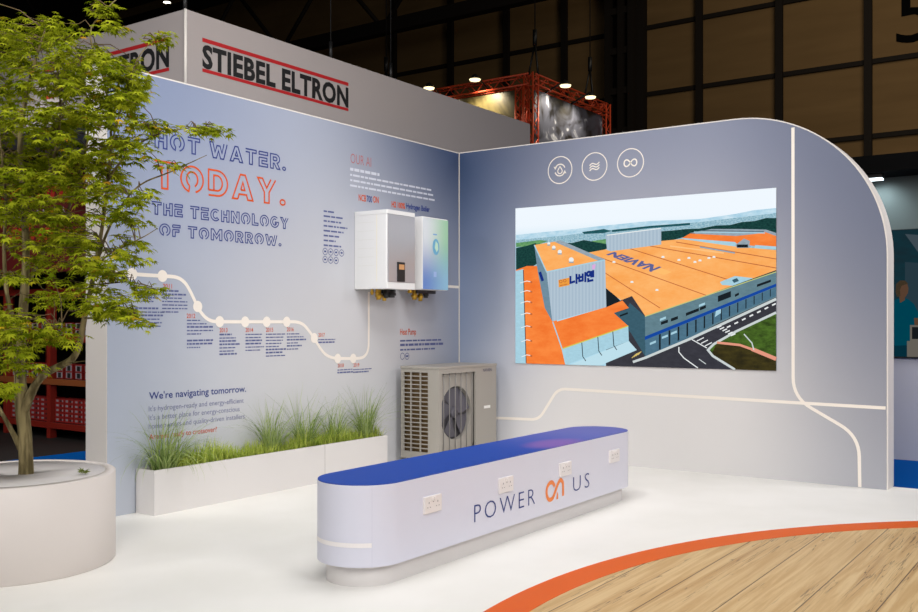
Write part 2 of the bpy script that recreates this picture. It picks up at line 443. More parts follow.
# headline
def span(mb, text, l, r, b, t, lw):
    """l, r: left and right ends; b / t: a baseline and a top point on the wall"""
    x0 = A(l, b[1])[0]; x1 = A(r, b[1])[0]; z0 = A(*b)[1]; z1 = A(*t)[1]
    outline_text(mb, text, pA, x0, x1, z0, z1 - z0, lw)
h = MB(); span(h, 'HOT WATER.', 155, 285.5, (285, 170.5), (209.7, 141.4), .0105); h.build('headline_lettering', M_navy, wallA)
h = MB(); span(h, 'TODAY.', 154, 285, (163, 188.4), (162, 161.5), .0135); h.build('headline_lettering', M_orange, wallA)
h = MB(); span(h, 'THE TECHNOLOGY', 151.5, 288, (196, 218.6), (190.4, 206.2), .0085); h.build('headline_lettering', M_navy, wallA)
h = MB(); span(h, 'OF TOMORROW.', 159.5, 281, (271.6, 245.2), (265.9, 234.4), .0085); h.build('headline_lettering', M_navy, wallA)
def wtext(name, text, m, l, r, cap, bold=0.0):
    x0, z0 = A(*l); x1, z1 = A(*r)
    mb = MB(); text_into(mb, text, pA, x0, (z0 + z1) / 2, x1 - x0, cap, bold); return mb.build(name, m, wallA)
wtext('lettering', "We're navigating tomorrow.", M_navy, (149, 399.7), (246, 391.4), .048, .012)
wtext('lettering', "It's hydrogen-ready and energy-efficient", M_grey_txt, (148.6, 411.2), (243.6, 402.8), .036)
wtext('lettering', "It's a better place for energy-conscious", M_grey_txt, (148.6, 419.8), (239.5, 411.5), .036)
wtext('lettering', "homeowners and quality-driven installers.", M_grey_txt, (148.6, 428.3), (245.6, 418.9), .036)
wtext('lettering', "Are you ready to crossover?", M_orange2, (149, 438.7), (216.6, 432.3), .036, .008)
wtext('lettering', 'OUR AI', mat('faded_orange_print', (178, 96, 92), .6), (350.5, 163.4), (371, 166.6), .085, -.012)
rnd = random.Random(3)
bl = MB(); xa, za = A(350, 169.8); xb = A(434.5, 190)[0]; W_ = xb - xa
body_lines(bl, pA, xa, za - .005, [W_ * .33, W_ * .97, W_ * .98, W_], .017, .046, rnd, (0,)); bl.build('body_copy', M_whitetxt, wallA)
def two_tone(items, cap, bold):
    for t, m, l, r in items: wtext('lettering', t, m, l, r, cap, bold)
two_tone((('NCB', M_orange, (358.5, 200.6), (366, 201.6)), ('700', M_navy, (366.5, 201.8), (372, 202.5)), ('ON', M_orange, (373, 202.5), (378.5, 203))), .055, .02)
two_tone((('H2 100%', M_orange, (391.5, 207), (405, 208.6)), ('Hydrogen Boiler', M_navy, (406, 208.6), (429.5, 211.8))), .05, .03)
wtext('lettering', 'Heat Pump', M_orange2, (400, 334.6), (416, 334.6), .055, .015)
bl = MB(); xa, za = A(400, 340.6); W_ = A(443, 341)[0] - xa
body_lines(bl, pA, xa, za - .01, [W_ * .95, W_, W_ * .8], .015, .042, rnd, (1,))
xa, za = A(323.5, 213); ws = [.13, .26, .22, .30, .25, .2, .15, .22]
body_lines(bl, pA, xa, za + .01, ws, .014, .041, rnd)
def block(px, py, widths, bolds=()):
    x, z = A(px, py); body_lines(bl, pA, x, z, widths, .0085, .0245, rnd, bolds)
block(135, 291, [.16, .2, .19, .15, 0, .19, .24, .23, .2, .22, .22], (2, 5, 7))
block(162, 291.5, [.15, .22, .17, .22, .22, .22, .14], (0, 1))
block(186.8, 321, [.12, .18, .24, .24, .13, 0, .24, .24, .12], (2, 6, 7))
block(219.3, 335.4, [.12, .16, .17, .2, .16, .14, .17], (0, 2, 3, 6))
block(245.4, 335, [.17, .17, .17, .16, .2, .15], (2, 3))
block(265.7, 334.8, [.21, .2, .2, .18, .14, .22, .18, .22], (5, 6))
block(286.7, 334.5, [.15, .19, .22, .14, .17, .13], (2, 4))
block(318.2, 340.2, [.21, .2], (1,))
block(337.3, 370.6, [.2, .2], (1,)); block(353, 370.2, [.25, .22], (1,))
bl.build('body_copy', mat('soft_navy_print', (84, 92, 142), .6), wallA)
for t, q in (('2011', (162.8, 288.2)), ('2012', (186.5, 318)), ('2013', (219.3, 332.3)), ('2014', (245.4, 332)), ('2015', (265.8, 331.8)), ('2016', (286.7, 331.3)), ('2017', (318.3, 336.8)), ('2018', (337.5, 367.4)), ('2019', (353.3, 366.9))):
    x, z = A(*q); mb = MB(); text_into(mb, t, pA, x, z, .078, .031, .012); mb.build('year_lettering', M_orange2, wallA)
ic = MB()
for (px, py) in ((325, 251.5), (330.5, 252), (336, 252.5), (341.5, 253), (325, 259.5), (330.5, 260), (336, 260.5)):
    x, z = A(px, py); r_ = .028
    ic.strip([(x + r_ * cos(2 * pi * i / 18), z + r_ * sin(2 * pi * i / 18)) for i in range(18)], .005, pA, closed=True)
    ic.poly([(x - .012, z - .006), (x + .012, z - .006), (x + .012, z + .008), (x - .012, z + .008)], pA)
for (px, py) in ((402.3, 356.2), (407, 356.2)):
    x, z = A(px, py); r_ = .03
    ic.strip([(x + r_ * cos(2 * pi * i / 18), z + r_ * sin(2 * pi * i / 18)) for i in range(18)], .005, pA, closed=True)
ic.poly([(x - .018, z - .006), (x + .018, z - .006), (x + .018, z + .008), (x - .018, z + .008)], pA)
ic.build('icon', M_navy, wallA)

# right wall: cream lines and round icons
def fillet(pts, r, n=8):
    P = [Vector(p) for p in pts]; out = [P[0]]
    for i in range(1, len(P) - 1):
        a, b, c = P[i - 1], P[i], P[i + 1]; u = (a - b).normalized(); v = (c - b).normalized()
        ang = u.angle(v); t = min(r / math.tan(ang / 2), (a - b).length * .48, (c - b).length * .48)
        p0, p1 = b + u * t, b + v * t
        out += [(p0 * (1 - k / n) + b * (k / n)) * (1 - k / n) + (b * (1 - k / n) + p1 * (k / n)) * (k / n) for k in range(n + 1)]
    return out + [P[-1]]
ln = MB()
ln.strip(fillet([B(470, 417), B(539, 419.6), B(558, 388.6), (YE + .016, B(885, 408)[1])], .16), .026, pB)
ln.strip(fillet([B(793, 127.5), B(793.2, 397.5), B(859, 436), (B(859.8, 470)[0], .004)], .28), .026, lambda y, z: (-.0022, y, z))
ln.build('cream_line', M_line, wallB)
ic = MB(); R0 = .127; Z0 = 2.733
def ring(mb, cy, cz, ry, rz, lw, a0=0, a1=360):
    mb.strip(arc(cy, cz, -ry, rz, a0, a1, 40), lw, pB)
for cy in (-1.162, -1.523, -1.882): ring(ic, cy, Z0, R0, R0, .009)
y0 = -1.162
ring(ic, y0, Z0, .055, .055, .011, 20, 150); ring(ic, y0, Z0, .055, .055, .011, 200, 330)
for a in (150, 330):
    cy, cz = y0 - .055 * cos(R(a)), Z0 + .055 * sin(R(a)); d = 1 if a == 150 else -1
    ic.poly([(cy + .02 * d, cz + .008 * d), (cy - .018 * d, cz + .008 * d), (cy + .004 * d, cz - .022 * d)], pB)
ic.strip([(y0, Z0 + .035)] + [(y0 - .024 * sin(R(a)), Z0 - .01 - .024 * cos(R(a))) for a in range(120, -121, -20)] + [(y0, Z0 + .035)], .009, pB)
y0 = -1.523
for dz in (.024, 0, -.024):
    ic.strip([(y0 + .05 - t * .1, Z0 + dz + .012 * sin(t * 2 * pi) + .026 * (t - .5)) for t in [i / 24 for i in range(25)]], .010, pB)
y0 = -1.882
ic.strip([(y0 + .062 * cos(t) / (1 + sin(t) ** 2), Z0 + .085 * sin(t) * cos(t) / (1 + sin(t) ** 2)) for t in [2 * pi * i / 48 for i in range(48)]], .012, pB, closed=True)
ic.build('round_icon', M_line, wallB)

# ---- hall shell
HX = 20.0
def hallcol(nt):
    p = npos(nt)
    w_ = nt.nodes.new('ShaderNodeTexNoise'); w_.inputs['Scale'].default_value = .9; w_.inputs['Detail'].default_value = 5
    mp = nt.nodes.new('ShaderNodeMapping'); mp.inputs['Scale'].default_value = (1, .4, 3)
    nt.links.new(p['V'], mp.inputs[0]); nt.links.new(mp.outputs[0], w_.inputs['Vector'])
    return nmix(nt, w_.outputs['Fac'], lin((104, 82, 52)), lin((132, 106, 70)))
M_hall = ramp_material('brown_cladding', hallcol, .8, .2)
w = MB(); w.box(HX, HX + .3, -26, 40, -.05, 16); wh = struct(w.build('wall_back', M_hall), 'far brown panelled hall wall', 'wall')
w = MB(); w.box(-30, HX, 34, 34.3, -.05, 16); struct(w.build('wall_far_left', M_black), 'black far end of the hall', 'wall')
w = MB(); w.box(-30, HX + .3, -26, 40, 16, 16.2); struct(w.build('ceiling', M_black), 'black hall ceiling', 'ceiling')
cols = [(B(x, 60, HX - .2)[0]) for x in (393, 450, 506, 564, 699, 779, 868)] + [-2.35, -4.8]
for y_ in cols:
    q = MB(); q.box(HX - .24, HX - .12, y_ - .1, y_ + .1, -.05, 15.9); q.box(HX - .12, HX, y_ - .04, y_ + .04, -.05, 15.9)
    struct(q.build('column', M_darksteel), 'dark steel column against the brown hall wall', 'column')
for z_ in (4.35, 6.38, 8.42, 10.5, 12.6):
    q = MB(); q.box(HX - .1, HX, -8, 19, z_ - .065, z_ + .065)
    struct(q.build('trim_rail', M_darksteel), 'horizontal dark rail across the brown hall wall', 'rail')
# lattice tower
y1, y2 = B(609, 60, HX - .6)[0], B(632, 60, HX - .6)[0]
lt = MB()
for y_ in (y1, (y1 + y2) / 2 - .05, y2): lt.box(HX - .75, HX - .5, y_ - .09, y_ + .09, -.05, 15.9)
for k in range(12):
    z_ = 1 + k * 1.25
    lt.box(HX - .7, HX - .5, y2, y1, z_ - .1, z_ + .1)
lt.box(HX - .3, HX - .02, y2 - .25, y1 + .05, -.05, 15.9)
struct(lt.build('lattice_column', M_darksteel), 'wide dark lattice column on the hall wall', 'column')
# hall number
nb = MB(); a, b_ = B(897, 44, HX - .02); 
text_into(nb, '5', lambda y, z: (HX - .02, a - y, z), -.02, b_ + .0, .98, 1.5, .0)
n5 = nb.build('hall_number', mat('number_black', (3, 3, 4), .9, spec=.1), wh); n5['label'] = 'large black number 5 painted on the hall wall'
# roof girders
def girder(x, z0, z1, ya, yb, step=2.2):
    g = MB(); g.box(x - .16, x + .16, ya, yb, z0 - .2, z0 + .2); g.box(x - .16, x + .16, ya, yb, z1 - .18, z1 + .18)
    y = ya; k = 0
    while y < yb - .1:
        a_, b2 = ((z0, z1) if k % 2 == 0 else (z1, z0))
        g.tube([(x, y, a_), (x, y + step, b2)], .07, 6); y += step; k += 1
    return g
for x_, dz in ((15.0, 0), (9.0, .35)):
    z0 = B(450, 13, 15.0)[1] + dz
    g = girder(x_, z0, z0 + 2.4, 4.5 if x_ > 10 else 9, 30)
    struct(g.build('roof_girder', M_darksteel), 'dark lattice roof girder under the hall ceiling', 'girder')
q = MB()
a = D(167, 2, 26.0)
q.lathe([(.001, a.z), (.1, a.z), (.12, a.z + .1), (.06, a.z + .3), (.001, a.z + .3)], a.x, a.y, 16)
q.tube([(a.x, a.y, a.z + .28), (a.x, a.y, 15.99)], .02, 5)
hl = q.build('ceiling_light', M_black, loc=(a.x, a.y, a.z)); tag(hl, 'small bright pendant lamp high under the dark ceiling', 'lamp')
q = MB(); q.lathe([(.001, a.z - .01), (.1, a.z - .01)], a.x, a.y, 16); q.build('lens', emis('lamp_lens', (255, 244, 222), 4.0), hl)

# ================================================================== BIG SCREEN
SY0, SY1, SZ0, SZ1 = -.676, -3.185, .8975, 2.403
scr = thing('video_screen', (-.012, (SY0 + SY1) / 2, SZ0), 'large video screen on the right wall showing orange-roofed factory', 'screen')
s = MB(); s.box(-.010, -.001, SY0, SY1, SZ0, SZ1); s.build('panel', mat('screen_edge_grey', (150, 152, 162), .5), scr)
pic = MB(); pm_ = []; layer = [0]
def pmat(*a, **k):
    m = emis(*a, **k)
    if m not in pm_: pm_.append(m)
    return pm_.index(m)
def clipb(p): return (min(max(p[0], SY1), SY0), min(max(p[1], SZ0), SZ1))
def dr(pts, mi, raw=False):
    layer[0] += 1; x = -.0105 - layer[0] * .00003
    pic.poly([clipb(B(*p, -.0105)) if not raw else p for p in pts], lambda y, z: (x, y, z), mi)
def dl(pts, w_, mi):
    layer[0] += 1; x = -.0105 - layer[0] * .00003
    pic.strip([clipb(B(*p, -.0105)) for p in pts], w_, lambda y, z: (x, y, z), mi)
# sky
skm = bpy.data.materials.new('screen_sky'); skm.use_nodes = True; nt = skm.node_tree; nt.nodes.clear()
o_ = nt.nodes.new('ShaderNodeOutputMaterial'); e_ = nt.nodes.new('ShaderNodeEmission'); nt.links.new(e_.outputs[0], o_.inputs[0])
p_ = npos(nt)
nt.links.new(nmix(nt, nrange(nt, p_['Z'], 1.05, 1.35), lin((176, 218, 236)), lin((240, 248, 255))), e_.inputs[0]); pm_.append(skm)
dr([(SY0, SZ0), (SY1, SZ0), (SY1, SZ1), (SY0, SZ1)], 0, True)
haze = pmat('screen_haze', (160, 204, 226), 1, c2=(206, 230, 242), scale=8)
dr([(516, 235), (545, 232), (575, 229), (600, 226), (650, 221), (700, 219), (735, 214), (755, 210), (777, 208), (777, 262), (516, 262)], haze)
town = pmat('screen_town', (186, 214, 224), 1, c2=(96, 152, 174), scale=48)
dr([(516, 240), (560, 236), (600, 231), (650, 226), (700, 222), (777, 213), (777, 262), (516, 275)], town)
field = pmat('screen_field', (120, 172, 110), 1, c2=(70, 130, 90), scale=18)
dr([(516, 243), (540, 240), (548, 241), (535, 246), (516, 247)], field)
dr([(592, 241), (606, 239), (606, 248), (588, 247)], field)
trees = pmat('screen_trees', (34, 78, 72), 1, c2=(14, 44, 46), scale=40)
dr([(516, 248), (526, 246), (536, 243), (540, 262), (530, 268), (516, 270)], trees)
dr([(560, 243), (572, 243), (584, 240), (606, 244), (612, 246), (600, 252), (580, 254), (562, 246)], trees)
dr([(582, 232), (604, 229), (612, 231), (604, 233), (584, 234)], pmat('screen_trees_far', (38, 96, 104), 1, noise=.4))
dl([(612, 231), (650, 227), (690, 224)], .02, pmat('screen_trees_far', (38, 96, 104), 1, noise=.4))
dr([(640, 234), (660, 231.5), (672, 230.5), (686, 229), (700, 228.5), (716, 225.5), (730, 225), (742, 222), (755, 221), (766, 218), (777, 218), (777, 234), (740, 232), (700, 232), (688, 236), (662, 243), (648, 240)], trees)
orange = pmat('screen_orange', (255, 186, 112), 1, c2=(250, 164, 82), scale=2.6)
orange_d = pmat('screen_orange_deep', (252, 140, 66), 1, c2=(242, 118, 48), scale=4)
greyroof = pmat('screen_grey_roof', (160, 176, 188), 1, noise=.25, scale=30)
pale = pmat('screen_pale_blue', (180, 198, 212), 1, c2=(166, 186, 203), lines=9)
pale2 = pmat('screen_pale_blue_plain', (172, 214, 230), 1, noise=.12)
teal = pmat('screen_teal_wall', (104, 136, 148), 1, noise=.2, scale=14)
teal_d = pmat('screen_teal_dark', (62, 98, 114), 1, noise=.2)
dark = pmat('screen_dark', (26, 34, 40), 1)
asph = pmat('screen_asphalt', (62, 62, 70), 1, noise=.25, scale=12)
kerb = pmat('screen_kerb', (204, 212, 212), 1)
wht = pmat('screen_white', (236, 240, 240), 1)
seam = pmat('screen_seam', (190, 104, 60), 1)
grass_m = pmat('screen_grass', (84, 118, 44), 1, c2=(48, 66, 28), scale=9)
brown = pmat('screen_brown', (70, 62, 30), 1, c2=(44, 40, 24), scale=9)
pink = pmat('screen_pink_path', (228, 152, 128), 1)
blue = pmat('screen_blue', (22, 72, 160), 1)
navy = pmat('screen_navy', (24, 48, 128), 1)
# far sheds
dr([(690, 233), (712, 229), (740, 229), (766, 229.6), (777, 233), (777, 238), (735, 238)], greyroof)
dr([(682, 238), (690, 233.5), (736, 236), (755, 234), (765, 232), (777, 236), (777, 248), (735, 244)], orange_d)
dl([(694, 232), (765, 233)], .008, pale2); dl([(700, 230.5), (764, 231.5)], .006, teal_d)
dr([(682, 238), (735, 242), (740, 247), (690, 243)], pale2)
dr([(755, 245), (777, 246.5), (777, 249), (755, 249)], pale2)
# main roof
dr([(586, 253), (608, 249), (661, 241), (682, 239), (735, 246.5), (777, 250), (777, 275), (645, 318), (618, 298), (606, 288), (596, 268)], orange)
for a_, b2 in (((593, 255), (708, 296)), ((628, 248), (742, 284)), ((650, 246), (777, 268)), ((676, 242), (777, 259)), ((588, 262), (660, 308))): dl([a_, b2], .007, seam)
dl([(670, 246), (724, 253)], .012, pmat('screen_roof_light', (255, 196, 130), 1)); dl([(700, 247), (735, 253)], .012, greyroof)
for q in ((663, 257), (679, 260), (689, 258), (695, 262), (700, 260.5), (709, 258), (714, 257), (614, 262), (632, 282), (657, 290)):
    dr([(q[0] - 1.6, q[1] + .8), (q[0] + 1.6, q[1] + .8), (q[0] + 1.2, q[1] - 1), (q[0] - 1.2, q[1] - 1)], wht)
dr([(720, 282), (735, 276), (752, 278), (756, 280), (738, 286), (722, 285)], pale2); dr([(732, 280), (737, 278), (739, 281), (734, 283)], teal_d)
# roof name seen from behind
v_, f_ = glyphs('NAVIEN', .05)
x0_, x1_ = min(p[0] for p in v_), max(p[0] for p in v_); h_ = max(p[1] for p in v_)
def rq(sx, t):
    a0, a1, b0, b1 = (661, 267.5), (614, 252), (651, 272), (606, 254.5)
    return tuple((a0[i] * (1 - sx) + a1[i] * sx) * (1 - t) + (b0[i] * (1 - sx) + b1[i] * sx) * t for i in (0, 1))
layer[0] += 1; xl = -.0105 - layer[0] * .00003
pic.add([(xl, *clipb(B(*rq((p[0] - x0_) / (x1_ - x0_), p[1] / h_), -.0105))) for p in v_], f_, pmat('screen_roof_name', (96, 100, 150), 1))
dr([(661, 268), (672, 272), (664, 275), (652, 271)], pmat('screen_roof_glow', (255, 190, 110), 1))
# white block
dr([(605.6, 235), (661.3, 228), (661.3, 244.5), (611, 251.3), (607, 250)], pale)
dl([(607, 235.2), (661, 228.3)], .008, wht)
dr([(735.5, 245), (744, 238.5), (750, 241), (749, 248), (737, 248)], greyroof); dr([(737, 244.5), (748, 244.5), (748, 247.5), (737, 247.5)], dark)
# front wall, road
dr([(606, 306), (632, 296), (646, 317), (777, 270), (777, 371), (606, 367)], asph)
dr([(630, 303), (645.5, 316.5), (645.6, 357), (631, 333), (620, 320)], teal_d)
dr([(645, 316.7), (777, 272), (777, 297), (715, 325), (691, 338.5), (645.6, 357.5)], teal)
dl([(645, 316.5), (777, 271.8)], .008, pmat('screen_green_edge', (190, 200, 130), 1))
dr([(645, 340), (777, 287), (777, 296), (716, 323), (691, 337.5), (646, 356)], pmat('screen_bay', (82, 120, 142), 1, noise=.2))
dr([(645, 336.5), (777, 283.5), (777, 286.5), (645, 340)], blue)
for k in range(14):
    t = k / 13; x_ = 659 + (770 - 659) * t ** .95; zt = 334.5 - (x_ - 659) * .405; zb = 350 - (x_ - 659) * .475
    dr([(x_, zt), (x_ + 1.8 - t, zt - .6), (x_ + 1.8 - t, zb - 1), (x_, zb)], dark)
for (a_, b2, hh) in (((661, 325), (668, 322.5), 3), ((671, 321.5), (678, 319), 3), ((686, 316), (699, 311), 3), ((700, 310.5), (706, 308), 3), ((718, 302), (731, 297), 6), ((735, 297), (739, 295), 2.5), ((757, 287), (771, 282), 2.5)):
    dr([a_, b2, (b2[0], b2[1] - hh), (a_[0], a_[1] - hh)], dark)
for (x_, y_) in ((660, 321), (699, 307), (650, 345), (662, 339), (671, 335)): dr([(x_, y_), (x_ + 6, y_ - 2.4), (x_ + 6, y_ - 4.6), (x_, y_ - 2.2)], pale2)
dr([(715, 317), (721, 313), (721, 309), (716, 311)], pale2)
dl([(633, 362), (646, 357.5), (691, 338.5), (777, 299)], .022, kerb)
# grass and lanes
dr([(777, 313), (736, 332), (709, 348), (712, 354), (734, 371), (777, 371)], grass_m)
dr([(716, 344), (740, 346), (777, 361), (777, 371), (736, 371), (712, 354)], brown)
dl([(777, 312.5), (736, 331.5), (714, 344), (708, 350), (713, 356), (735, 371)], .02, kerb)
dl([(717, 342.5), (740, 345), (754, 350)], .02, pink); dl([(752, 349), (777, 359)], .032, pink)
dl([(744, 334), (752, 343), (754, 350)], .01, kerb)
for k in range(7):
    t = k / 6.5; x_ = 727 + 49 * t; y_ = 327.5 - 24 * t; dl([(x_, y_), (x_ + 3.6, y_ - 1.8)], .012, wht)
for k in range(6):
    x_ = 719 + k * 2.8; y_ = 325.5 + k * 1.6; dl([(x_ - 2, y_ + 2.2), (x_ + 2.5, y_ + .2)], .010, wht)
for q in ((697, 341), (701, 343.5), (705, 346)): dl([q, (q[0] + 7, q[1] - 3.5)], .008, wht)
dl([(692, 339.5), (707, 348)], .008, wht)
dl([(679, 347), (679, 352), (684, 358), (698, 368)], .009, wht); dl([(699, 359), (706, 364)], .007, kerb)
# lower sheds to the left
dr([(516, 270), (527, 266), (540, 266), (560, 330), (566, 365), (516, 364)], orange_d)
dr([(516, 271), (523.5, 269), (526.5, 364), (516, 363.5)], pale2); dl([(523.5, 270), (526.3, 363)], .008, dark)
for k in range(7):
    y_ = 281 + k * 9 + k * k * .55; dl([(520 + k * .3, y_ + 2), (527, y_), (530.5, y_ + .7)], .007, wht)
    dr([(530.5, y_ + .2), (532.5, y_ + .5), (532.3, y_ + 2.2), (530.5, y_ + 2)], seam)
dr([(552, 323), (606.4, 307), (622.7, 300.5), (629, 308), (614, 313), (628.5, 326), (562.3, 349)], orange_d)
dr([(606, 288), (617, 297), (621, 301), (606, 307.5)], dark)
dr([(614, 313), (628.5, 309), (631, 324), (628.5, 326)], teal_d); dl([(620, 316), (628, 313)], .016, dark)
dr([(562.3, 349), (628.5, 326.5), (629, 341), (567, 365)], pale2); dl([(562.3, 348.8), (628.5, 326)], .01, pmat('screen_lime_edge', (206, 206, 96), 1))
dr([(570, 366), (629, 341), (637, 350), (600, 366)], pmat('screen_canopy', (190, 224, 236), 1))
for x_, y_ in ((582, 342.5), (598, 337), (613, 331.5)): dl([(x_, y_), (x_ + 1, y_ + 14), (x_ + 4, y_ + 18.5)], .008, dark)
dl([(553, 322), (562.5, 349.5), (566, 365)], .012, pale2)
for k in range(4): dl([(632 + k * 2, 358 - k), (637 + k * 1.5, 353.5 - k * .7)], .007, pmat('screen_pallet', (214, 190, 110), 1))
# tower block
dr([(534.5, 245), (546.8, 272), (552.5, 321.5), (545, 308), (538, 272)], pmat('screen_tower_side', (116, 146, 164), 1, noise=.15))
dr([(546.8, 272), (605.3, 260), (606.6, 307), (552.5, 321.5)], pale)
dr([(534.5, 245), (556, 241.5), (601, 261), (546.8, 272)], orange)
dr([(555, 242), (560, 240), (605.4, 259.5), (600, 261.5)], greyroof); dl([(534.5, 245), (546.8, 272), (605, 260)], .012, pale2)
for x_, y_, r_ in ((549, 243.6, 1.5), (554, 247.4, 1.8), (560, 251.8, 2.1), (571.5, 259.8, 2.5)):
    dr([(x_ + r_ * cos(R(a_)), y_ + r_ * sin(R(a_))) for a_ in range(0, 360, 30)], wht); dl([(x_ - r_, y_ + r_), (x_ + r_, y_ + r_)], .012, greyroof)
dr([(558.6, 280), (569.6, 277.6), (569.8, 285.2), (559, 287.4)], pmat('screen_sign_orange', (238, 158, 64), 1))
for q in ((561, 281.5), (565, 280.7)):
    dl([(q[0] + 1.4 * cos(R(a_)), q[1] + 1.4 * sin(R(a_))) for a_ in range(0, 361, 30)], .006, seam); dl([(q[0] - 1, q[1] + 4.2), (q[0] + 2.6, q[1] + 3.4)], .007, seam)
dl([(540, 272), (543, 281)], .03, navy)
# the sign's three syllables, stroke by stroke (unit cells along a rising line)
def syl(cx0, w_, strokes):
    for st in strokes:
        pts = []
        for (a_, b2) in st:
            x_ = cx0 + a_ * w_; pts.append((x_, 284.8 - (x_ - 570) * .2 - b2 * 9.2))
        dl(pts, .021, navy)
syl(570.5, 7.8, [[(.02, .95), (.02, .2), (.62, .26)], [(.8, 1.05), (.8, -.05)], [(.8, .55), (1.08, .55)]])
syl(579.5, 6.6, [[(0, .95), (0, .2), (.52, .2), (.52, .95)], [(0, .6), (.52, .6)], [(.92, 1.05), (.92, -.05)]])
syl(587, 6.6, [[(.28 + .24 * cos(R(a_)), .78 + .22 * sin(R(a_))) for a_ in range(0, 361, 30)], [(.68, 1.05), (.68, .32)], [(.98, 1.08), (.98, .3)], [(.5, .78), (.68, .78)], [(.22, .34), (.22, 0), (1, 0)]])
dr([(592.5, 265), (596, 264.2), (595, 269), (592.5, 269.5)], pmat('screen_pink', (222, 170, 222), 1))
pic.build('displayed_picture', pm_, scr)

# ================================================================== HANGING HEADER SIGN
HYF = .6
hx0 = A(185.5, 8, HYF)[0]; hx1 = A(530, 126, HYF)[0]; hz1 = 3.79; hz0 = 3.06; hy1 = 3.8
hs = thing('hanging_sign', (hx0, HYF, hz0), 'square white hanging fabric sign above the text wall with red-striped lettering', 'sign')
M_fab = mat('grey_white_fabric', (168, 160, 158), .9)
s = MB(); s.box(hx0, hx1, HYF, hy1, hz0, hz1); s.build('box_frame', M_fab, hs)
s = MB(); s.tube([(hx0, HYF, hz0), (hx0, HYF, hz1)], .012, 8); s.build('corner_seam', M_trimwhite, hs)
M_bl = mat('black_lettering', (14, 14, 16), .6); M_rd = mat('red_stripe', (176, 22, 28), .6)
pF = lambda x, z: (x, HYF - .002, z)
pL = lambda y, z: (hx0 - .002, y, z)
xa = A(202.2, 40, HYF)[0]; xb = A(348.3, 90, HYF)[0]
za = A(202.2, 67, HYF)[1]; zb = A(202.2, 45, HYF)[1]
zs = [A(202.2, y, HYF)[1] for y in (37.6, 41.6, 68.2, 71.6)]
def two_words(a, b, place, x0, z0, width, cap):
    v, f = glyphs(a + ' ' + b, .038, 1.05); v1, _ = glyphs(a, .038, 1.05)
    cut = max(p[0] for p in v1) + .05; lo = min(p[0] for p in v); k = width / (max(p[0] for p in v) - lo)
    for first in (True, False):
        m = MB(); m.add([place(x0 + (p[0] - lo) * k, z0 + p[1] * cap / _cap[0]) for p in v], [q for q in f if (v[q[0]][0] < cut) == first])
        used = sorted({i for q in m.f for i in q}); idx = {u: n for n, u in enumerate(used)}
        m.v = [m.v[u] for u in used]; m.f = [[idx[i] for i in q] for q in m.f]
        m.build('lettering', M_bl, hs)
two_words('STIEBEL', 'ELTRON', pF, xa, za + .004, xb - xa, (zb - za) * .97)
s = MB()
for k in (0, 2): s.poly([(xa, zs[k]), (xb, zs[k]), (xb, zs[k + 1]), (xa, zs[k + 1])], pF)
s.build('stripe', M_rd, hs)
yR = .8; yLft = yR + (xb - xa)
two_words('STIEBEL', 'ELTRON', lambda q, z: (hx0 - .002, yLft - q, z), 0, za + .004, xb - xa, (zb - za) * .97)
s = MB()
for k in (0, 2): s.poly([(yLft, zs[k]), (yR, zs[k]), (yR, zs[k + 1]), (yLft, zs[k + 1])], pL)
s.build('stripe', M_rd, hs)
for x_ in (hx0 + .02, A(333, 55, HYF)[0], A(393, 75, HYF)[0]):
    s = MB(); s.tube([(x_, HYF + .03, hz1 - .01), (x_, HYF + .03, hz1 + .16)], .018, 8); s.tube([(x_, HYF + .03, hz1 + .15), (x_, HYF + .03, 15.99)], .006, 5); s.build('suspension_cable', M_black, hs)

# ================================================================== RED TRUSS WITH BANNERS
TX = 8.0
tY, tZ = B(531, 73, TX)
tr = thing('lighting_truss', (TX, tY, 0), 'red square lighting truss hanging behind the right wall', 'truss')
M_truss = mat('red_truss_paint', (200, 70, 34), .45, .1)
def truss_beam(p0, p1, w_=.2, r_=.02, up=Vector((0, 0, 1))):
    p0 = Vector(p0); p1 = Vector(p1); d = (p1 - p0); L = d.length; d.normalize()
    s1 = d.cross(up).normalized() * w_ / 2; s2 = s1.cross(d).normalized() * w_ / 2
    m = MB(); cs = [s1 + s2, s1 - s2, -s1 - s2, -s1 + s2]
    for c_ in cs: m.tube([p0 + c_, p1 + c_], r_, 6)
    n = max(2, int(L / (w_ * 1.0)))
    for k in range(n):
        a_ = p0 + d * (L * k / n); b2 = p0 + d * (L * (k + 1) / n)
        for j in range(4):
            c0, c1 = cs[j], cs[(j + 1) % 4]
            if k % 2: c0, c1 = c1, c0
            m.tube([a_ + c0, b2 + c1], r_ * .5, 5)
    return m
xe = A(604, 107, tY)[0]; zt = tZ - .13
ya_ = tY + 4.2
truss_beam((TX, tY, zt), (TX, ya_, zt)).build('top_beam', M_truss, tr)
truss_beam((TX, tY, zt), (xe, tY, zt)).build('top_beam', M_truss, tr)
truss_beam((xe, tY, zt), (xe, ya_, zt)).build('top_beam', M_truss, tr)
truss_beam((TX, tY, zt + .12), (TX, tY, zt - 2.6), up=Vector((1, 0, 0))).build('upright', M_truss, tr)
truss_beam((TX, tY + .22, zt - .1), (TX, tY + .22, zt - 2.6), .16, up=Vector((1, 0, 0))).build('upright', M_truss, tr)
truss_beam((xe, tY, zt + .12), (xe, tY, zt - 2.6), up=Vector((1, 0, 0))).build('upright', M_truss, tr)
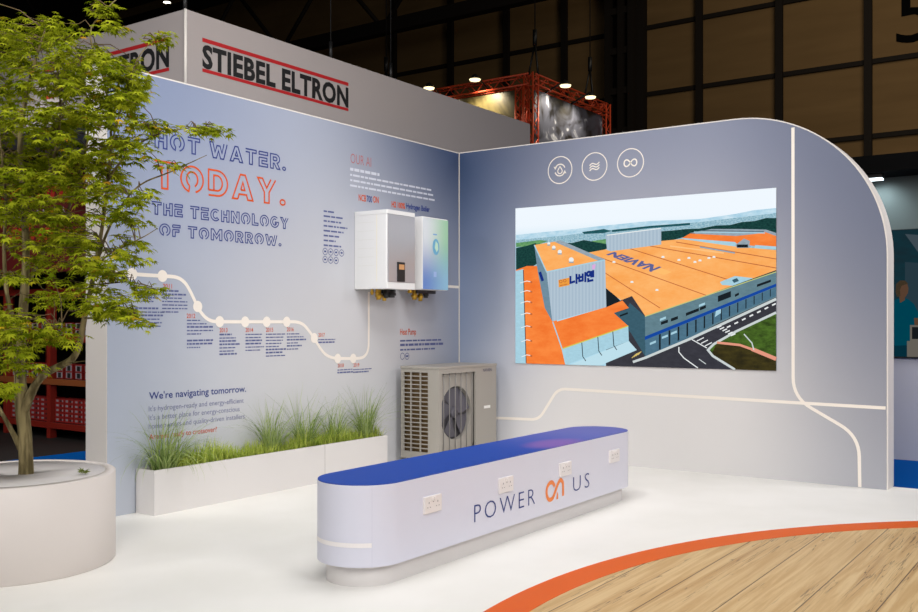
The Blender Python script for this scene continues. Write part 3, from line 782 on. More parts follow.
for (x_, y_) in ((TX + .15, tY), (A(590, 95, tY)[0], tY), (TX, tY + 3.6)):
    m = MB()
    for k in range(3):
        an = 2 * pi * k / 3; m.tube([(x_ + .13 * cos(an), y_ + .13 * sin(an), zt + .1), (x_, y_, zt + .75)], .02, 5)
    m.tube([(x_, y_, zt + .7), (x_, y_, zt + 1.0)], .05, 6)
    m.tube([(x_, y_, zt + 1.0), (x_, y_, 15.99)], .012, 5); m.build('suspension_chain', M_black, tr)
def metal_print(name, c1, c2, c3, sc):
    def f(nt):
        p = npos(nt)
        n = nt.nodes.new('ShaderNodeTexNoise'); n.inputs['Scale'].default_value = sc; n.inputs['Detail'].default_value = 7; n.inputs['Distortion'].default_value = 1.6
        nt.links.new(p['V'], n.inputs['Vector'])
        c_ = nmix(nt, nrange(nt, n.outputs['Fac'], .38, .56), lin(c1), lin(c2))
        return nmix(nt, nrange(nt, n.outputs['Fac'], .58, .72), c_, lin(c3))
    return ramp_material(name, f, .35, .5)
b1 = MB(); b1.box(TX - .01, TX + .01, tY + .32, ya_ - .1, zt - 2.5, zt - .16)
o_ = b1.build('truss_banner', metal_print('banner_print_olive', (60, 54, 34), (112, 102, 66), (170, 160, 110), .8), loc=(TX, tY + .32, zt - 2.5))
tag(o_, 'olive and grey printed banner hung in the left face of the red truss', 'banner')
b1 = MB(); b1.box(TX + .12, xe - .1, tY - .01, tY + .01, zt - 2.5, zt - .16)
o_ = b1.build('truss_banner', metal_print('banner_print_steel', (24, 24, 26), (72, 76, 92), (190, 196, 214), 1.7), loc=(TX + .12, tY, zt - 2.5))
tag(o_, 'dark steel-pattern banner with silver highlights in the right face of the red truss', 'banner')
lens = emis('warm_lamp_lens', (255, 232, 178), 2.2)
lampM = mat('lamp_body', (30, 28, 26), .5)
def spot_lamp(x, y, z, dx, dy, label, e=90):
    t = thing('truss_spotlight', (x, y, z), label, 'spotlight', 'spotlights on the red truss')
    m = MB(); m.lathe([(.001, z + .09), (.05, z + .09), (.105, z), (.1, z - .02), (.001, z - .02)], x, y, 16); m.build('housing', lampM, t)
    m = MB(); m.lathe([(.001, z - .024), (.1, z - .024), (.112, z + .004)], x, y, 16); m.build('lens', lens, t)
    m = MB(); m.tube([(x, y, z + .1), (x - dx * .5, y - dy * .5, z - .1)], .02, 6); m.build('mounting_arm', lampM, t)
    l = bpy.data.lights.new('truss_spot', 'SPOT'); l.energy = e; l.spot_size = R(110); l.spot_blend = .8; l.color = (1, .85, .6); l.shadow_soft_size = .1
    lo = bpy.data.objects.new('truss_spot', l); COL.objects.link(lo); lo.location = (x, y, z - .08)
    d = Vector((-dx * .75, -dy * .75, -1)); lo.rotation_euler = d.to_track_quat('-Z', 'Y').to_euler()
    return t
for (px, py, dep_off, lab) in ((429, 88, 1, 'outer spotlight at the far left end of the red truss'), (475, 79.5, 1, 'spotlight lighting the olive banner on the red truss')):
    y_, z_ = B(px, py, TX - .45); spot_lamp(TX - .45, y_, z_, -1, 0, lab, 110)
for (px, py, lab) in ((565.5, 85.5, 'spotlight above the silver banner nearer the truss corner'), (590.5, 97, 'spotlight above the silver banner beside the hanging chain')):
    x_, z_ = A(px, py, tY - .45); spot_lamp(x_, tY - .45, z_, 0, -1, lab, 110)

# ================================================================== NEIGHBOUR STAND (right)
NX = 2.055
w = MB(); w.box(NX, NX + .12, -9, -2.9, -.045, 2.72)
nw = struct(w.build('wall_neighbour', mat('lilac_wall_paint', (196, 196, 206), .6)), 'pale wall of the neighbouring stand beyond the blue carpet', 'wall')
w = MB(); w.box(NX - .02, NX, -9, -2.9, 2.19, 2.70); w.build('upper_fascia', mat('dark_green_fascia', (88, 100, 100), .6), nw)
w = MB(); w.box(NX - .45, NX + .3, -9, -2.9, 2.70, 2.86); struct(w.build('beam', mat('beam_black', (5, 5, 5), .9, spec=.1)), 'black beam along the top of the neighbouring stand', 'beam')
ps = thing('wall_display', (NX, -4.4, .95), 'teal wall display of a nurse on the neighbouring stand', 'display')
m = MB(); m.box(NX - .03, NX - .001, -5.6, -3.2, .95, 2.19); m.build('panel', M_blackplastic, ps)
m = MB(); pm2 = []; L2 = [0]
def qm(*a, **k):
    q = emis(*a, **k)
    if q not in pm2: pm2.append(q)
    return pm2.index(q)
def dn(pts, mi):
    L2[0] += 1; x = NX - .031 - L2[0] * .0001
    m.poly([(min(max(B(*p, NX - .031)[0], -5.59), -3.21), min(max(B(*p, NX - .031)[1], .965), 2.185)) for p in pts], lambda y, z: (x, y, z), mi)
dn([(820, 215), (1000, 215), (1000, 380), (820, 380)], qm('display_teal', (34, 58, 68), .48, c2=(28, 72, 84), scale=2))
dn([(905, 234), (960, 238), (960, 262), (918, 252)], qm('display_pale', (88, 104, 114), .48))
dn([(905, 262), (1000, 268), (1000, 380), (905, 380)], qm('display_teal_right', (56, 80, 92), .48))
dn([(894, 345), (912, 345), (912, 380), (894, 380)], qm('display_scrub_dark', (10, 64, 82), .48))
dn([(890, 302), (897, 299), (903, 298), (908, 299), (914, 304), (918, 312), (919, 328), (914, 327), (912, 345), (890, 346)], qm('display_scrub', (0, 92, 112), .48, c2=(0, 88, 112), scale=8))
skin = qm('display_skin', (120, 88, 68), .48)
dn([(899, 294), (904, 293), (905, 300), (900, 303)], skin)
dn([(899, 284), (903, 282), (907, 283), (908.5, 288), (908, 293), (905, 297.5), (901, 297), (899, 292)], skin)
dn([(895.5, 292), (896, 284), (900, 280.5), (905, 280.5), (908.5, 284), (905, 284.5), (901.5, 286), (900, 290), (900.5, 296), (897, 297)], qm('display_hair', (96, 80, 60), .48, noise=.4, scale=60))
dn([(914, 318), (919, 318), (919, 330), (915, 330)], skin)
dn([(910, 325), (960, 326), (960, 380), (907, 380), (907, 341), (910, 341)], qm('display_bed', (140, 134, 124), .48))
dn([(912, 327), (960, 328), (960, 339), (912, 339)], qm('display_dark', (34, 40, 44), .48))
m.build('displayed_picture', pm2, ps)
y_, z_ = B(873, 178, NX - .3)
t = thing('fascia_lamp', (NX - .3, y_, 2.66), 'small white lamp under the black beam of the neighbouring stand', 'lamp')
q = MB(); q.box(NX - .36, NX - .24, y_ - .09, y_ + .09, 2.66, 2.705); q.build('housing', lampM, t)
q = MB(); q.box(NX - .35, NX - .25, y_ - .085, y_ + .085, 2.645, 2.66); q.build('lens', emis('cool_lamp_lens', (236, 250, 255), 4), t)

# ================================================================== RED SHELVING STAND (left)
SX = -1.577
foot_y = 4.70
yy = lambda px: B(px, 400, SX)[0]
rk = thing('shelving_rack', (SX, foot_y, -.045), 'red steel shelving rack stocked with cartons behind the tree', 'shelving')
posts = [yy(-34), yy(5), yy(48.5), yy(92)]
for y_ in posts:
    q = MB(); q.box(SX, SX + .08, y_ - .037, y_ + .037, -.045, 2.1); q.box(SX + .55, SX + .63, y_ - .037, y_ + .037, -.045, 2.1); q.build('post', M_red, rk)
levels = [B(60, 423, SX)[1], B(60, 379, SX)[1], B(60, 336, SX)[1], B(60, 288, SX)[1]]
for i, z_ in enumerate(levels):
    q = MB(); q.box(SX - .01, SX + .03, posts[3], posts[0], z_ - .07, z_ - .004); q.build('shelf_beam', M_red if i != 1 else mat('orange_beam', (150, 84, 44), .5), rk)
    q = MB(); q.box(SX + .03, SX + .6, posts[3], posts[0], z_ - .03, z_ - .004); q.build('shelf', M_darksteel, rk)
bp = MB(); bp.box(SX + .68, SX + .72, 3.9, 8, -.045, 3.2); struct(bp.build('wall_shelf_back', M_black), 'black back panel behind the red shelving', 'wall')
M_card = mat('red_carton', (150, 30, 28), .6); M_cardg = mat('grey_carton_label', (150, 148, 156), .6); M_cardk = mat('black_carton_label', (30, 28, 30), .6)
def carton(mb, y, z, w_, h_, style):
    mb.box(SX + .05, SX + .25, y - w_ / 2, y + w_ / 2, z, z + h_, 0)
    x = SX + .049
    if style == 0:
        for a_, b2, mi in ((-.36, -.1, 1), (.05, .22, 2), (.28, .4, 1)): mb.poly([(y - b2 * w_, z + h_ * .35), (y - a_ * w_, z + h_ * .35), (y - a_ * w_, z + h_ * .8), (y - b2 * w_, z + h_ * .8)], lambda p, q_: (x, p, q_), mi)
    else:
        mb.poly([(y - .42 * w_, z + h_ * .12), (y + .42 * w_, z + h_ * .12), (y + .42 * w_, z + h_ * .92), (y - .42 * w_, z + h_ * .92)], lambda p, q_: (x, p, q_), 1)
        mb.poly([(y - .22 * w_, z + h_ * .15), (y + .22 * w_, z + h_ * .15), (y + .22 * w_, z + h_ * .85), (y - .22 * w_, z + h_ * .85)], lambda p, q_: (x - .001, p, q_), 2)
proto = {}
def put_carton(y, z, w_, h_, style, label, grp):
    key = (round(w_, 3), round(h_, 3), style)
    if key not in proto:
        mb = MB(); carton(mb, 0, 0, w_, h_, style); o = mb.build('carton', [M_card, M_cardg, M_cardk]); proto[key] = o
    else:
        o = proto[key].copy(); COL.objects.link(o)
    o.location = (0, y, z); tag(o, label, 'carton', grp)
bays = [(posts[0], posts[1]), (posts[1], posts[2]), (posts[2], posts[3])]
for bi, (ya, yb) in enumerate(bays):
    ya -= .05; yb += .05; wbay = ya - yb; n = 4; w_ = wbay / 4 - .004
    where = ('left bay', 'bay behind the trunk', 'bay beside white wall end')[bi]
    if bi == 0: continue
    for k in range(n):
        y_ = ya - wbay * (k + .5) / n
        for r_ in range(5): put_carton(y_, levels[0] + r_ * .054, w_, .052, 0, 'small red carton in bottom-shelf stacks, ' + where, 'red cartons on the bottom shelf')
        for r_ in range(2): put_carton(y_, levels[1] + r_ * .083, w_ * .75, .08, 1, 'red carton with black label, second shelf, ' + where, 'labelled cartons on the second shelf')
        for r_ in range(2): put_carton(y_, levels[2] + r_ * .077, w_ * .8, .074, 1, 'red carton with black label, third shelf, ' + where, 'labelled cartons on the third shelf')
# red header board over the shelving
hb = thing('header_board', (SX - .3, 6.0, 2.0), 'dark red header board with orange-red slashes over the shelving', 'sign')
zb0, zb1 = B(40, 250, SX - .3)[1], B(40, 158, SX - .3)[1]
q = MB(); q.box(SX - .3, SX - .2, 3.15, 8.0, zb0 - .25, min(zb1 + .1, 3.04)); q.build('board', mat('dark_red_board', (92, 14, 14), .6), hb)
q = MB(); pH = lambda y, z: (SX - .302, y, z); rnd = random.Random(5)
for (t0, b0) in ((186, 201), (228, 241)):
    q = MB()
    for px in range(-6, 90, 7):
        j = rnd.uniform(-2, 2); sl = rnd.uniform(1.5, 5)
        q.poly([B(px + sl, t0 + j, SX - .302), B(px + sl + 4.4, t0 + j, SX - .302), B(px + 3.4, b0 + j, SX - .302), B(px - .4, b0 + j, SX - .302)], pH)
    q.build('slash_print', mat('orange_red_print', (178, 40, 22), .6), hb)
for px in (2, 7.5, 14, 19, 36, 42, 53, 62):
    q = MB()
    q.strip([B(px, 219, SX - .303), B(px + 1.5, 208, SX - .303), B(px + 3.5, 219, SX - .303)], .022, lambda y, z: (SX - .303, y, z))
    q.poly([B(px, 222, SX - .303), B(px + 4, 222, SX - .303), B(px + 4, 220, SX - .303), B(px, 220, SX - .303)], lambda y, z: (SX - .303, y, z))
    q.build('letter', mat('white_board_print', (168, 162, 156), .6), hb)
for y_ in (3.2, 7.8):
    q = MB(); q.box(SX - .28, SX - .22, y_, y_ + .08, -.045, zb0 - .2); q.build('support_post', M_red, hb)

# ================================================================== BENCH
BYF, BYB = -2.58, -2.11
BR = (BYF - BYB) / -2; BYC = (BYF + BYB) / 2
BXL, BXR = -4.225, -1.615
def stadium(inset=0.0, n=28):
    r_ = BR - inset; p = []
    for i in range(n + 1): an = -pi / 2 + pi * i / n; p.append((BXR + r_ * cos(an), BYC + r_ * sin(an)))
    for i in range(n + 1): an = pi / 2 + pi * i / n; p.append((BXL + r_ * cos(an), BYC + r_ * sin(an)))
    return p
bench = thing('bench', (-2.9, BYC, 0), 'long pale lilac rounded bench with a blue top and sockets', 'bench')
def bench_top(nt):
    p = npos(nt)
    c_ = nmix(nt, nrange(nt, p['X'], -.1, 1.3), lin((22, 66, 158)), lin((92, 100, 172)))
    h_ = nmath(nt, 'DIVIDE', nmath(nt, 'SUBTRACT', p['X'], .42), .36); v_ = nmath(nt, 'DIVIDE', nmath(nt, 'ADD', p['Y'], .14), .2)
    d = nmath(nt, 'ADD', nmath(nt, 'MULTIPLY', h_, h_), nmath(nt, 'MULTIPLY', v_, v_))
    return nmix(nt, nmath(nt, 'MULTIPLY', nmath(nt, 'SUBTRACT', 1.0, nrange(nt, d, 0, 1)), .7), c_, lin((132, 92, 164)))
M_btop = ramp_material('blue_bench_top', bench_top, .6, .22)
def bench_side(nt):
    p = npos(nt)
    return nmix(nt, nrange(nt, p['X'], -1.4, .6), lin((213, 214, 228)), lin((216, 215, 226)))
M_bside = ramp_material('pale_lilac_bench', bench_side, .45, .4)
q = MB(); q.prism(stadium(), 'Z', .105, .504, smooth=False); q.build('body', M_bside, bench)
bench.children[0].data.polygons.foreach_set('use_smooth', [len(f.vertices) == 4 for f in bench.children[0].data.polygons])
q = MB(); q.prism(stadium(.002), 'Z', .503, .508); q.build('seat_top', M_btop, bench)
q = MB(); q.prism(stadium(.045), 'Z', .0, .107); o = q.build('plinth', M_white, bench)
o.data.polygons.foreach_set('use_smooth', [len(f.vertices) == 4 for f in o.data.polygons])
q = MB(); zz = .213
ring_p = [(BXL + (BR + .0015) * cos(an), BYC + (BR + .0015) * sin(an)) for an in [R(60 + 170 * i / 40) for i in range(41)] if an >= pi / 2]
q.add([(x, y, zz - .011) for x, y in ring_p] + [(x, y, zz + .011) for x, y in ring_p], [(i, i + 1, len(ring_p) + i + 1, len(ring_p) + i) for i in range(len(ring_p) - 1)])
q.build('end_stripe', mat('white_stripe', (236, 232, 232), .4), bench)
an = R(230); q = MB(); q.box(BXL + (BR - .002) * cos(an) - .0006, BXL + (BR - .002) * cos(an) + .0006, BYC + (BR + .0012) * sin(an), BYC + (BR - .003) * sin(an), .107, .503); q.build('panel_seam', mat('seam_lilac', (186, 188, 208), .5), bench)
pN = lambda x, z: (x, BYF - .0015, z)
q = MB(); text_into(q, 'POWER', pN, -3.567, .190, .665, .098, -.014, 0, 1.3); q.build('lettering', M_navy, bench)
q = MB(); text_into(q, 'US', pN, -2.41, .190, .23, .098, -.014, 0, 1.35); q.build('lettering', M_navy, bench)
# the looped "on" sign
q = MB(); lx, lz, lw_, lh = -2.762, .186, .222, .106
on = catmull([(.97, 0), (.97, .6), (.95, .82), (.82, 1.0), (.68, .84), (.58, .6), (.47, .3), (.34, .04), (.14, .04), (.02, .35), (.03, .72), (.16, .97), (.32, 1.0), (.43, .84), (.47, .7)], 8)
q.strip([(lx + a_ * lw_, lz + b2 * lh) for a_, b2 in on], .026, pN)
q.poly([(lx + .56 * lw_, lz - .01), (lx + .68 * lw_, lz - .01), (lx + .68 * lw_, lz + .2 * lh), (lx + .62 * lw_, lz + .36 * lh)], pN)
q.build('looped_emblem', mat('bright_orange_print', (238, 132, 58), .5), bench)
M_sock = mat('socket_white', (228, 222, 220), .35); M_hole = mat('socket_hole', (138, 132, 132), .5)
for cx in (-3.961, -3.243, -2.524, -1.805):
    q = MB(); q.bbox(cx - .075, cx + .075, BYF - .012, BYF + .004, .312, .400, .004); so = q.build('power_socket', M_sock, bench)
    for dx in (-.038, .038):
        q = MB(); q.box(cx + dx - .003, cx + dx + .003, BYF - .0125, BYF - .011, .362, .372)
        for e_ in (-.011, .011): q.box(cx + dx + e_ - .004, cx + dx + e_ + .004, BYF - .0125, BYF - .011, .342, .346)
        q.build('pin_hole', M_hole, so)
    for dx in (-.010, .010):
        q = MB(); q.bbox(cx + dx - .007, cx + dx + .007, BYF - .017, BYF - .010, .376, .393, .002); q.build('switch', M_sock, so)
    q = MB(); q.box(cx - .004, cx + .004, BYF - .0126, BYF - .011, .367, .372); q.build('neon', M_hole, so)

# ================================================================== HEAT PUMP
hp_x0 = -1.075; hp_yb = -.1
hp_yf = _hit(439.0, 367, 0, hp_x0).y
hp_x1 = A(496.3, 362.6, hp_yf)[0]; hp_z1 = A(440, 368.2, hp_yf)[1]; hp_z0 = .06
M_hp = mat('warm_grey_casing', (158, 153, 145), .45); M_hpd = mat('dark_slot', (62, 50, 34), .8)
hp = thing('heat_pump', (hp_x0, hp_yb, 0), 'grey outdoor heat pump unit with side slots and round fan', 'heat pump')
W_ = hp_x1 - hp_x0
fx0, fx1 = A(441.8, 380, hp_yf)[0], A(475.8, 380, hp_yf)[0]; fz1 = A(443, 374, hp_yf)[1]; fz0 = hp_z0 + .06
q = MB()
q.box(hp_x0, hp_x1, hp_yb - .02, hp_yb, hp_z0, hp_z1)                     # back
q.box(hp_x1 - .02, hp_x1, hp_yf + .02, hp_yb - .02, hp_z0, hp_z1)                      # right side
q.box(hp_x0 + .016, hp_x1 - .021, hp_yf + .021, hp_yb - .021, hp_z0, hp_z0 + .03)
q.box(hp_x0, fx0, hp_yf, hp_yf + .02, hp_z0, hp_z1); q.box(fx1, hp_x1, hp_yf, hp_yf + .02, hp_z0, hp_z1)
q.box(fx0, fx1, hp_yf, hp_yf + .02, fz1, hp_z1); q.box(fx0, fx1, hp_yf, hp_yf + .02, hp_z0, fz0)
q.build('casing', M_hp, hp)
q = MB(); q.bbox(hp_x0 - .006, hp_x1 + .006, hp_yf - .006, hp_yb + .005, hp_z1 - .012, hp_z1 + .01, .006); q.build('top_cover', M_hp, hp)
# slotted side: three columns of rounded slots between solid margins
ys = [_hit(x, 400, 0, hp_x0).y for x in (401.8, 410.6, 420.0, 428.3)]
side = MB(); zt_, zb_ = hp_z1 - .04, hp_z0 + .06; rows = 19; pit = (zt_ - zb_) / rows
yb0, yb3 = hp_yb, ys[3] - .004
side.box(hp_x0, hp_x0 + .015, hp_yf + .02, yb3, hp_z0, hp_z1)
side.box(hp_x0, hp_x0 + .015, yb3, hp_yb - .02, hp_z0, zb_); side.box(hp_x0, hp_x0 + .015, yb3, hp_yb - .02, zt_, hp_z1)
for k in range(4):
    y_ = ys[k] if k else hp_yb - .027
    side.box(hp_x0, hp_x0 + .015, y_ - .005, y_ + .005, zb_, zt_)
for k in range(rows + 1):
    z_ = zb_ + k * pit; side.box(hp_x0 + .001, hp_x0 + .014, yb3, hp_yb - .02, z_ - pit * .11, z_ + pit * .11)
side.build('side_grille', M_hp, hp)
q = MB(); q.box(hp_x0 + .03, hp_x0 + .04, yb3, hp_yb - .021, hp_z0 + .03, hp_z1 - .03); q.build('coil', mat('bronze_coil', (104, 82, 52), .5, .3, .3, 120), hp)
# fan opening
fcx = (A(442.5, 413, hp_yf)[0] + A(474.0, 413, hp_yf)[0]) / 2; fr = (A(474.0, 413, hp_yf)[0] - A(442.5, 413, hp_yf)[0]) / 2 * .97; fcz = A(457, 413, hp_yf)[1] + .0
q = MB(); n = 48; py = hp_yf + .03
ring_o = []; ring_i = []
for i in range(n):
    an = 2 * pi * i / n; c_, s_ = cos(an), sin(an)
    ring_i.append((fcx + fr * c_, py, fcz + fr * s_))
    hw = (fx1 - fx0) / 2; t = min(((fx1 - fcx) if c_ > 0 else (fcx - fx0)) / max(abs(c_), 1e-6), ((fz1 - fcz) if s_ > 0 else (fcz - fz0)) / max(abs(s_), 1e-6))
    ring_o.append((fcx + t * c_, py, fcz + t * s_))
q.add(ring_o + ring_i, [(i, (i + 1) % n, n + (i + 1) % n, n + i) for i in range(n)])
inn = [(x, hp_yf + .074, z) for x, y, z in ring_i]
q.add(ring_i + inn, [(i, (i + 1) % n, n + (i + 1) % n, n + i) for i in range(n)], 0, True)
q.build('fan_shroud', M_hp, hp)
q = MB(); q.box(fx0, fx1, hp_yf + .075, hp_yf + .085, fz0, fz1); q.build('fan_chamber', mat('dark_fan_chamber', (78, 76, 80), .7), hp)
for k in range(5):
    q = MB(); an0 = 2 * pi * k / 5 + .3; vs = []
    for r_ in (.16, .5, .95):
        for j, da in enumerate((-.52, 0, .52)): vs.append((fcx + fr * r_ * cos(an0 + da + r_ * .35), hp_yf + .055 + .014 * (j - 1), fcz + fr * r_ * sin(an0 + da + r_ * .35)))
    q.add(vs, [(a_ * 3 + b2, a_ * 3 + b2 + 1, a_ * 3 + b2 + 4, a_ * 3 + b2 + 3) for a_ in range(2) for b2 in range(2)], 0, True); q.build('fan_blade', mat('grey_fan_blade', (90, 88, 97), .6), hp)
q = MB(); q.tube([(fcx, hp_yf + .04, fcz), (fcx, hp_yf + .074, fcz)], fr * .2, 20); q.build('fan_hub', mat('grey_fan_blade', (90, 88, 97), .6), hp)
q = MB()
nb_ = 6
for k in range(nb_):
    x_ = fx0 + (fx1 - fx0) * (k + .5) / nb_; q.tube([(x_, hp_yf + .012, fz0), (x_, hp_yf + .012, fz1)], .0045, 6)
q.build('fan_guard', mat('pale_grey_wire', (132, 129, 126), .5), hp)
xs, zs_ = A(484, 408.5, hp_yf), A(490, 405, hp_yf)
q = MB(); q.box(xs[0], zs_[0], hp_yf - .003, hp_yf, xs[1], zs_[1]); q.build('sticker', mat('white_sticker', (232, 230, 226), .5), hp)
q = MB(); xa, za = A(483, 371.6, hp_yf); text_into(q, 'NAVIEN', lambda x, z: (x, hp_yf - .002, z), xa, za, A(491.5, 371, hp_yf)[0] - xa, .026, .03); q.build('badge_lettering', mat('grey_badge', (104, 100, 112), .5), hp)
for x_ in (hp_x0 + .12, hp_x1 - .12):
    q = MB(); q.box(x_ - .03, x_ + .03, hp_yf + .005, hp_yb, 0, hp_z0 + .005); q.build('foot', M_darksteel, hp)

# ================================================================== BOILERS
M_bw = mat('white_boiler_enamel', (226, 226, 226), .3)
def fittings(t, x0, x1, yf, z0, spec):
    for (fx, dy, r_, l_, m_) in spec:
        x_ = x0 + (x1 - x0) * fx; q = MB()
        q.tube([(x_, yf + dy, z0 + .01), (x_, yf + dy, z0 - l_)], r_, 10); q.tube([(x_, yf + dy, z0 - l_ * .45), (x_, yf + dy, z0 - l_ * .75)], r_ * 1.5, 6)
        q.build('pipe_fitting', m_, t)
bx0 = A(354.6, 290, 0)[0]; bz0, bz1 = 1.585, 2.262; byf = -.36
bx1 = A(414, 250, byf)[0]
yc1 = _hit(376.8, 250, 0, bx0).y
cham = .045
bo1 = thing('wall_boiler', (bx0, 0, bz0), 'white wall-hung boiler with mirrored front panel and small display', 'boiler')
poly = [(bx0, -.004), (bx1, -.004), (bx1, byf + .004), (bx1 - .004, byf), (bx0 + .006, byf), (bx0, byf + .006)]
q = MB(); q.prism(poly, 'Z', bz0 + .012, bz1 - .03); q.build('casing', M_bw, bo1)
lid = [(bx0 - .003, -.004), (bx1 + .004, -.004), (bx1 + .004, byf - .006), (bx1 - .004, byf - .012), (bx0 + .006, byf - .012), (bx0 - .003, byf - .003)]
q = MB(); q.prism(lid, 'Z', bz1 - .035, bz1); q.build('top_cover', M_bw, bo1)
q = MB(); q.prism(lid, 'Z', bz0, bz0 + .055); q.build('bottom_cover', M_bw, bo1)
q = MB(); q.box(bx0 + .012, bx1 - .004, byf - .012, byf + .001, bz0 + .058, bz1 - .037); fpn = q.build('front_panel', mat('grey_mirror_panel', (188, 186, 190), .32, .6), bo1)
q = MB()
for k in range(6):
    z_ = bz1 - .1 - k * .075; q.box(bx0 - .0015, bx0, -.22, -.04, z_ - .003, z_ + .003)
q.build('side_groove', mat('groove_grey', (222, 222, 220), .5), bo1)
q = MB(); q.box(bx0 - .0012, bx0, yc1 - .003, yc1 + .003, bz0 + .06, bz1 - .04); q.build('side_seam', mat('cream_seam', (232, 226, 206), .5), bo1)
dx0, dz0 = A(397.2, 281.5, byf - .013); dx1, dz1 = A(404.5, 262.5, byf - .013)
q = MB(); q.bbox(dx0, dx1, byf - .02, byf - .010, dz0, dz1, .003); dsp = q.build('control_display', M_blackplastic, fpn)
q = MB(); q.box(dx0 + .018, dx1 - .012, byf - .0215, byf - .02, dz0 + .62 * (dz1 - dz0), dz0 + .88 * (dz1 - dz0)); q.build('readout', emis('amber_readout', (214, 158, 110), .9), dsp)
fittings(bo1, bx0, bx1, -.16, bz0, [(.12, 0, .012, .05, M_brass), (.3, 0, .014, .05, M_brass), (.42, .02, .022, .09, M_brass), (.55, -.02, .02, .075, M_blackplastic), (.62, .02, .018, .1, M_brass), (.72, -.03, .03, .07, M_blackplastic), (.85, 0, .012, .03, M_blackplastic)])
q = MB(); q.box(bx0 + .2, bx1 - .06, -.2, -.1, bz0 - .035, bz0 + .002); q.build('valve_block', M_blackplastic, bo1)
c2y = -.3
cx0, cx1 = A(422.6, 250, c2y)[0], A(447.8, 250, c2y)[0]; cz0, cz1 = 1.594, 2.262
bo2 = thing('wall_boiler', (cx0, 0, cz0), 'slim hydrogen boiler with blue to green gradient front', 'boiler')
q = MB(); q.bbox(cx0, cx1, c2y, -.004, cz0, cz1, .01); q.build('casing', M_bw, bo2)
def grad(nt):
    p = npos(nt)
    c_ = nmix(nt, nrange(nt, p['X'], .02, .42), lin((214, 220, 226)), lin((156, 206, 166)))
    lo = nmix(nt, nrange(nt, p['X'], .0, .4), lin((98, 134, 200)), lin((138, 190, 220)))
    return nmix(nt, nrange(nt, p['Z'], .05, .52), lo, c_)
q = MB(); q.box(cx0 + .006, cx1 - .004, c2y - .006, c2y + .001, cz0 + .004, cz1 - .012); fp2 = q.build('front_panel', ramp_material('gradient_front', grad, .25, .5), bo2)
pC = lambda x, z: (x, c2y - .0075, z)
ox, oz = A(435.3, 247, c2y)
q = MB(); q.poly([(ox + .052 * cos(2 * pi * i / 28), oz + .075 * sin(2 * pi * i / 28)) for i in range(28)], pC)
q.build('round_graphic', mat('blue_graphic', (106, 172, 208), .4), fp2)
q = MB(); q.poly([(ox - .005, oz + .055), (ox + .03, oz + .03), (ox + .038, oz - .02), (ox + .012, oz - .05), (ox - .02, oz - .01)], lambda x, z: (x, c2y - .0082, z)); q.build('round_graphic', mat('pale_green_graphic', (190, 224, 200), .4), fp2)
tx_, tz_ = A(432.5, 235, c2y); q = MB(); q.poly([(tx_, tz_), (tx_ + .06, tz_), (tx_ + .06, tz_ + .012), (tx_, tz_ + .012)], pC); q.build('small_print', mat('blue_small_print', (110, 160, 210), .4), fp2)
q = MB(); x_, z_ = A(433, 277, c2y); q.poly([(x_, z_), (x_ + .045, z_), (x_ + .045, z_ + .05), (x_, z_ + .05)], pC); q.build('touch_display', mat('pale_blue_display', (150, 180, 226), .4), fp2)
fittings(bo2, cx0, cx1, -.14, cz0, [(.05, 0, .02, .03, M_brass), (.22, 0, .022, .09, M_brass), (.45, 0, .02, .1, M_brass), (.6, -.02, .02, .07, M_blackplastic), (.75, .02, .016, .06, M_blackplastic)])
q = MB(); q.box(cx0 + .08, cx1 - .03, -.18, -.09, cz0 - .03, cz0 + .002); q.build('valve_block', M_blackplastic, bo2)

# ================================================================== GRASS PLANTER
px0, px1, pyf, pyb, pz = -3.866, -1.40, -.205, -.01, .302
pl = thing('trough_planter', (px0, pyf, 0), 'long white trough planter along the foot of the text wall', 'planter')
q = MB(); t_ = .018
q.box(px0, px1, pyf, pyf + t_, 0, pz); q.box(px0, px1, pyb - t_, pyb, 0, pz); q.box(px0, px0 + t_, pyf + t_, pyb - t_, 0, pz); q.box(px1 - t_, px1, pyf + t_, pyb - t_, 0, pz); q.box(px0 + t_, px1 - t_, pyf + t_, pyb - t_, 0, .03)
q.build('trough', M_white, pl)
q = MB(); q.box(px0 + t_, px1 - t_, pyf + t_, pyb - t_, .03, pz - .03); q.build('soil', mat('dark_soil', (58, 46, 34), .95, 0, .4, 60, .6), pl)
q = MB(); q.box(-2.205, -2.2, pyf - .001, pyf, .005, pz - .002); q.build('panel_joint', mat('joint_grey', (170, 166, 164), .6), pl)
def leafmat(name, c1, c2, c3=None, trans=.35):
    m_ = bpy.data.materials.new(name); m_.use_nodes = True; nt = m_.node_tree; nt.nodes.clear()
    o = nt.nodes.new('ShaderNodeOutputMaterial'); mx = nt.nodes.new('ShaderNodeMixShader'); d = nt.nodes.new('ShaderNodeBsdfDiffuse'); tr_ = nt.nodes.new('ShaderNodeBsdfTranslucent')
    g = nt.nodes.new('ShaderNodeNewGeometry'); cr = nt.nodes.new('ShaderNodeValToRGB')
    cr.color_ramp.elements[0].color = lin(c1); cr.color_ramp.elements[1].color = lin(c2); cr.color_ramp.elements[1].position = .97
    if c3: e = cr.color_ramp.elements.new(.996); e.color = lin(c3)
    nt.links.new(g.outputs['Random Per Island'], cr.inputs[0])
    nt.links.new(cr.outputs[0], d.inputs[0]); nt.links.new(cr.outputs[0], tr_.inputs[0]); mx.inputs[0].default_value = trans
    nt.links.new(d.outputs[0], mx.inputs[1]); nt.links.new(tr_.outputs[0], mx.inputs[2]); nt.links.new(mx.outputs[0], o.inputs[0])
    return m_
M_blade = leafmat('grass_blade', (104, 132, 66), (184, 198, 128))
M_lawn = leafmat('bright_grass', (138, 164, 58), (212, 220, 112))
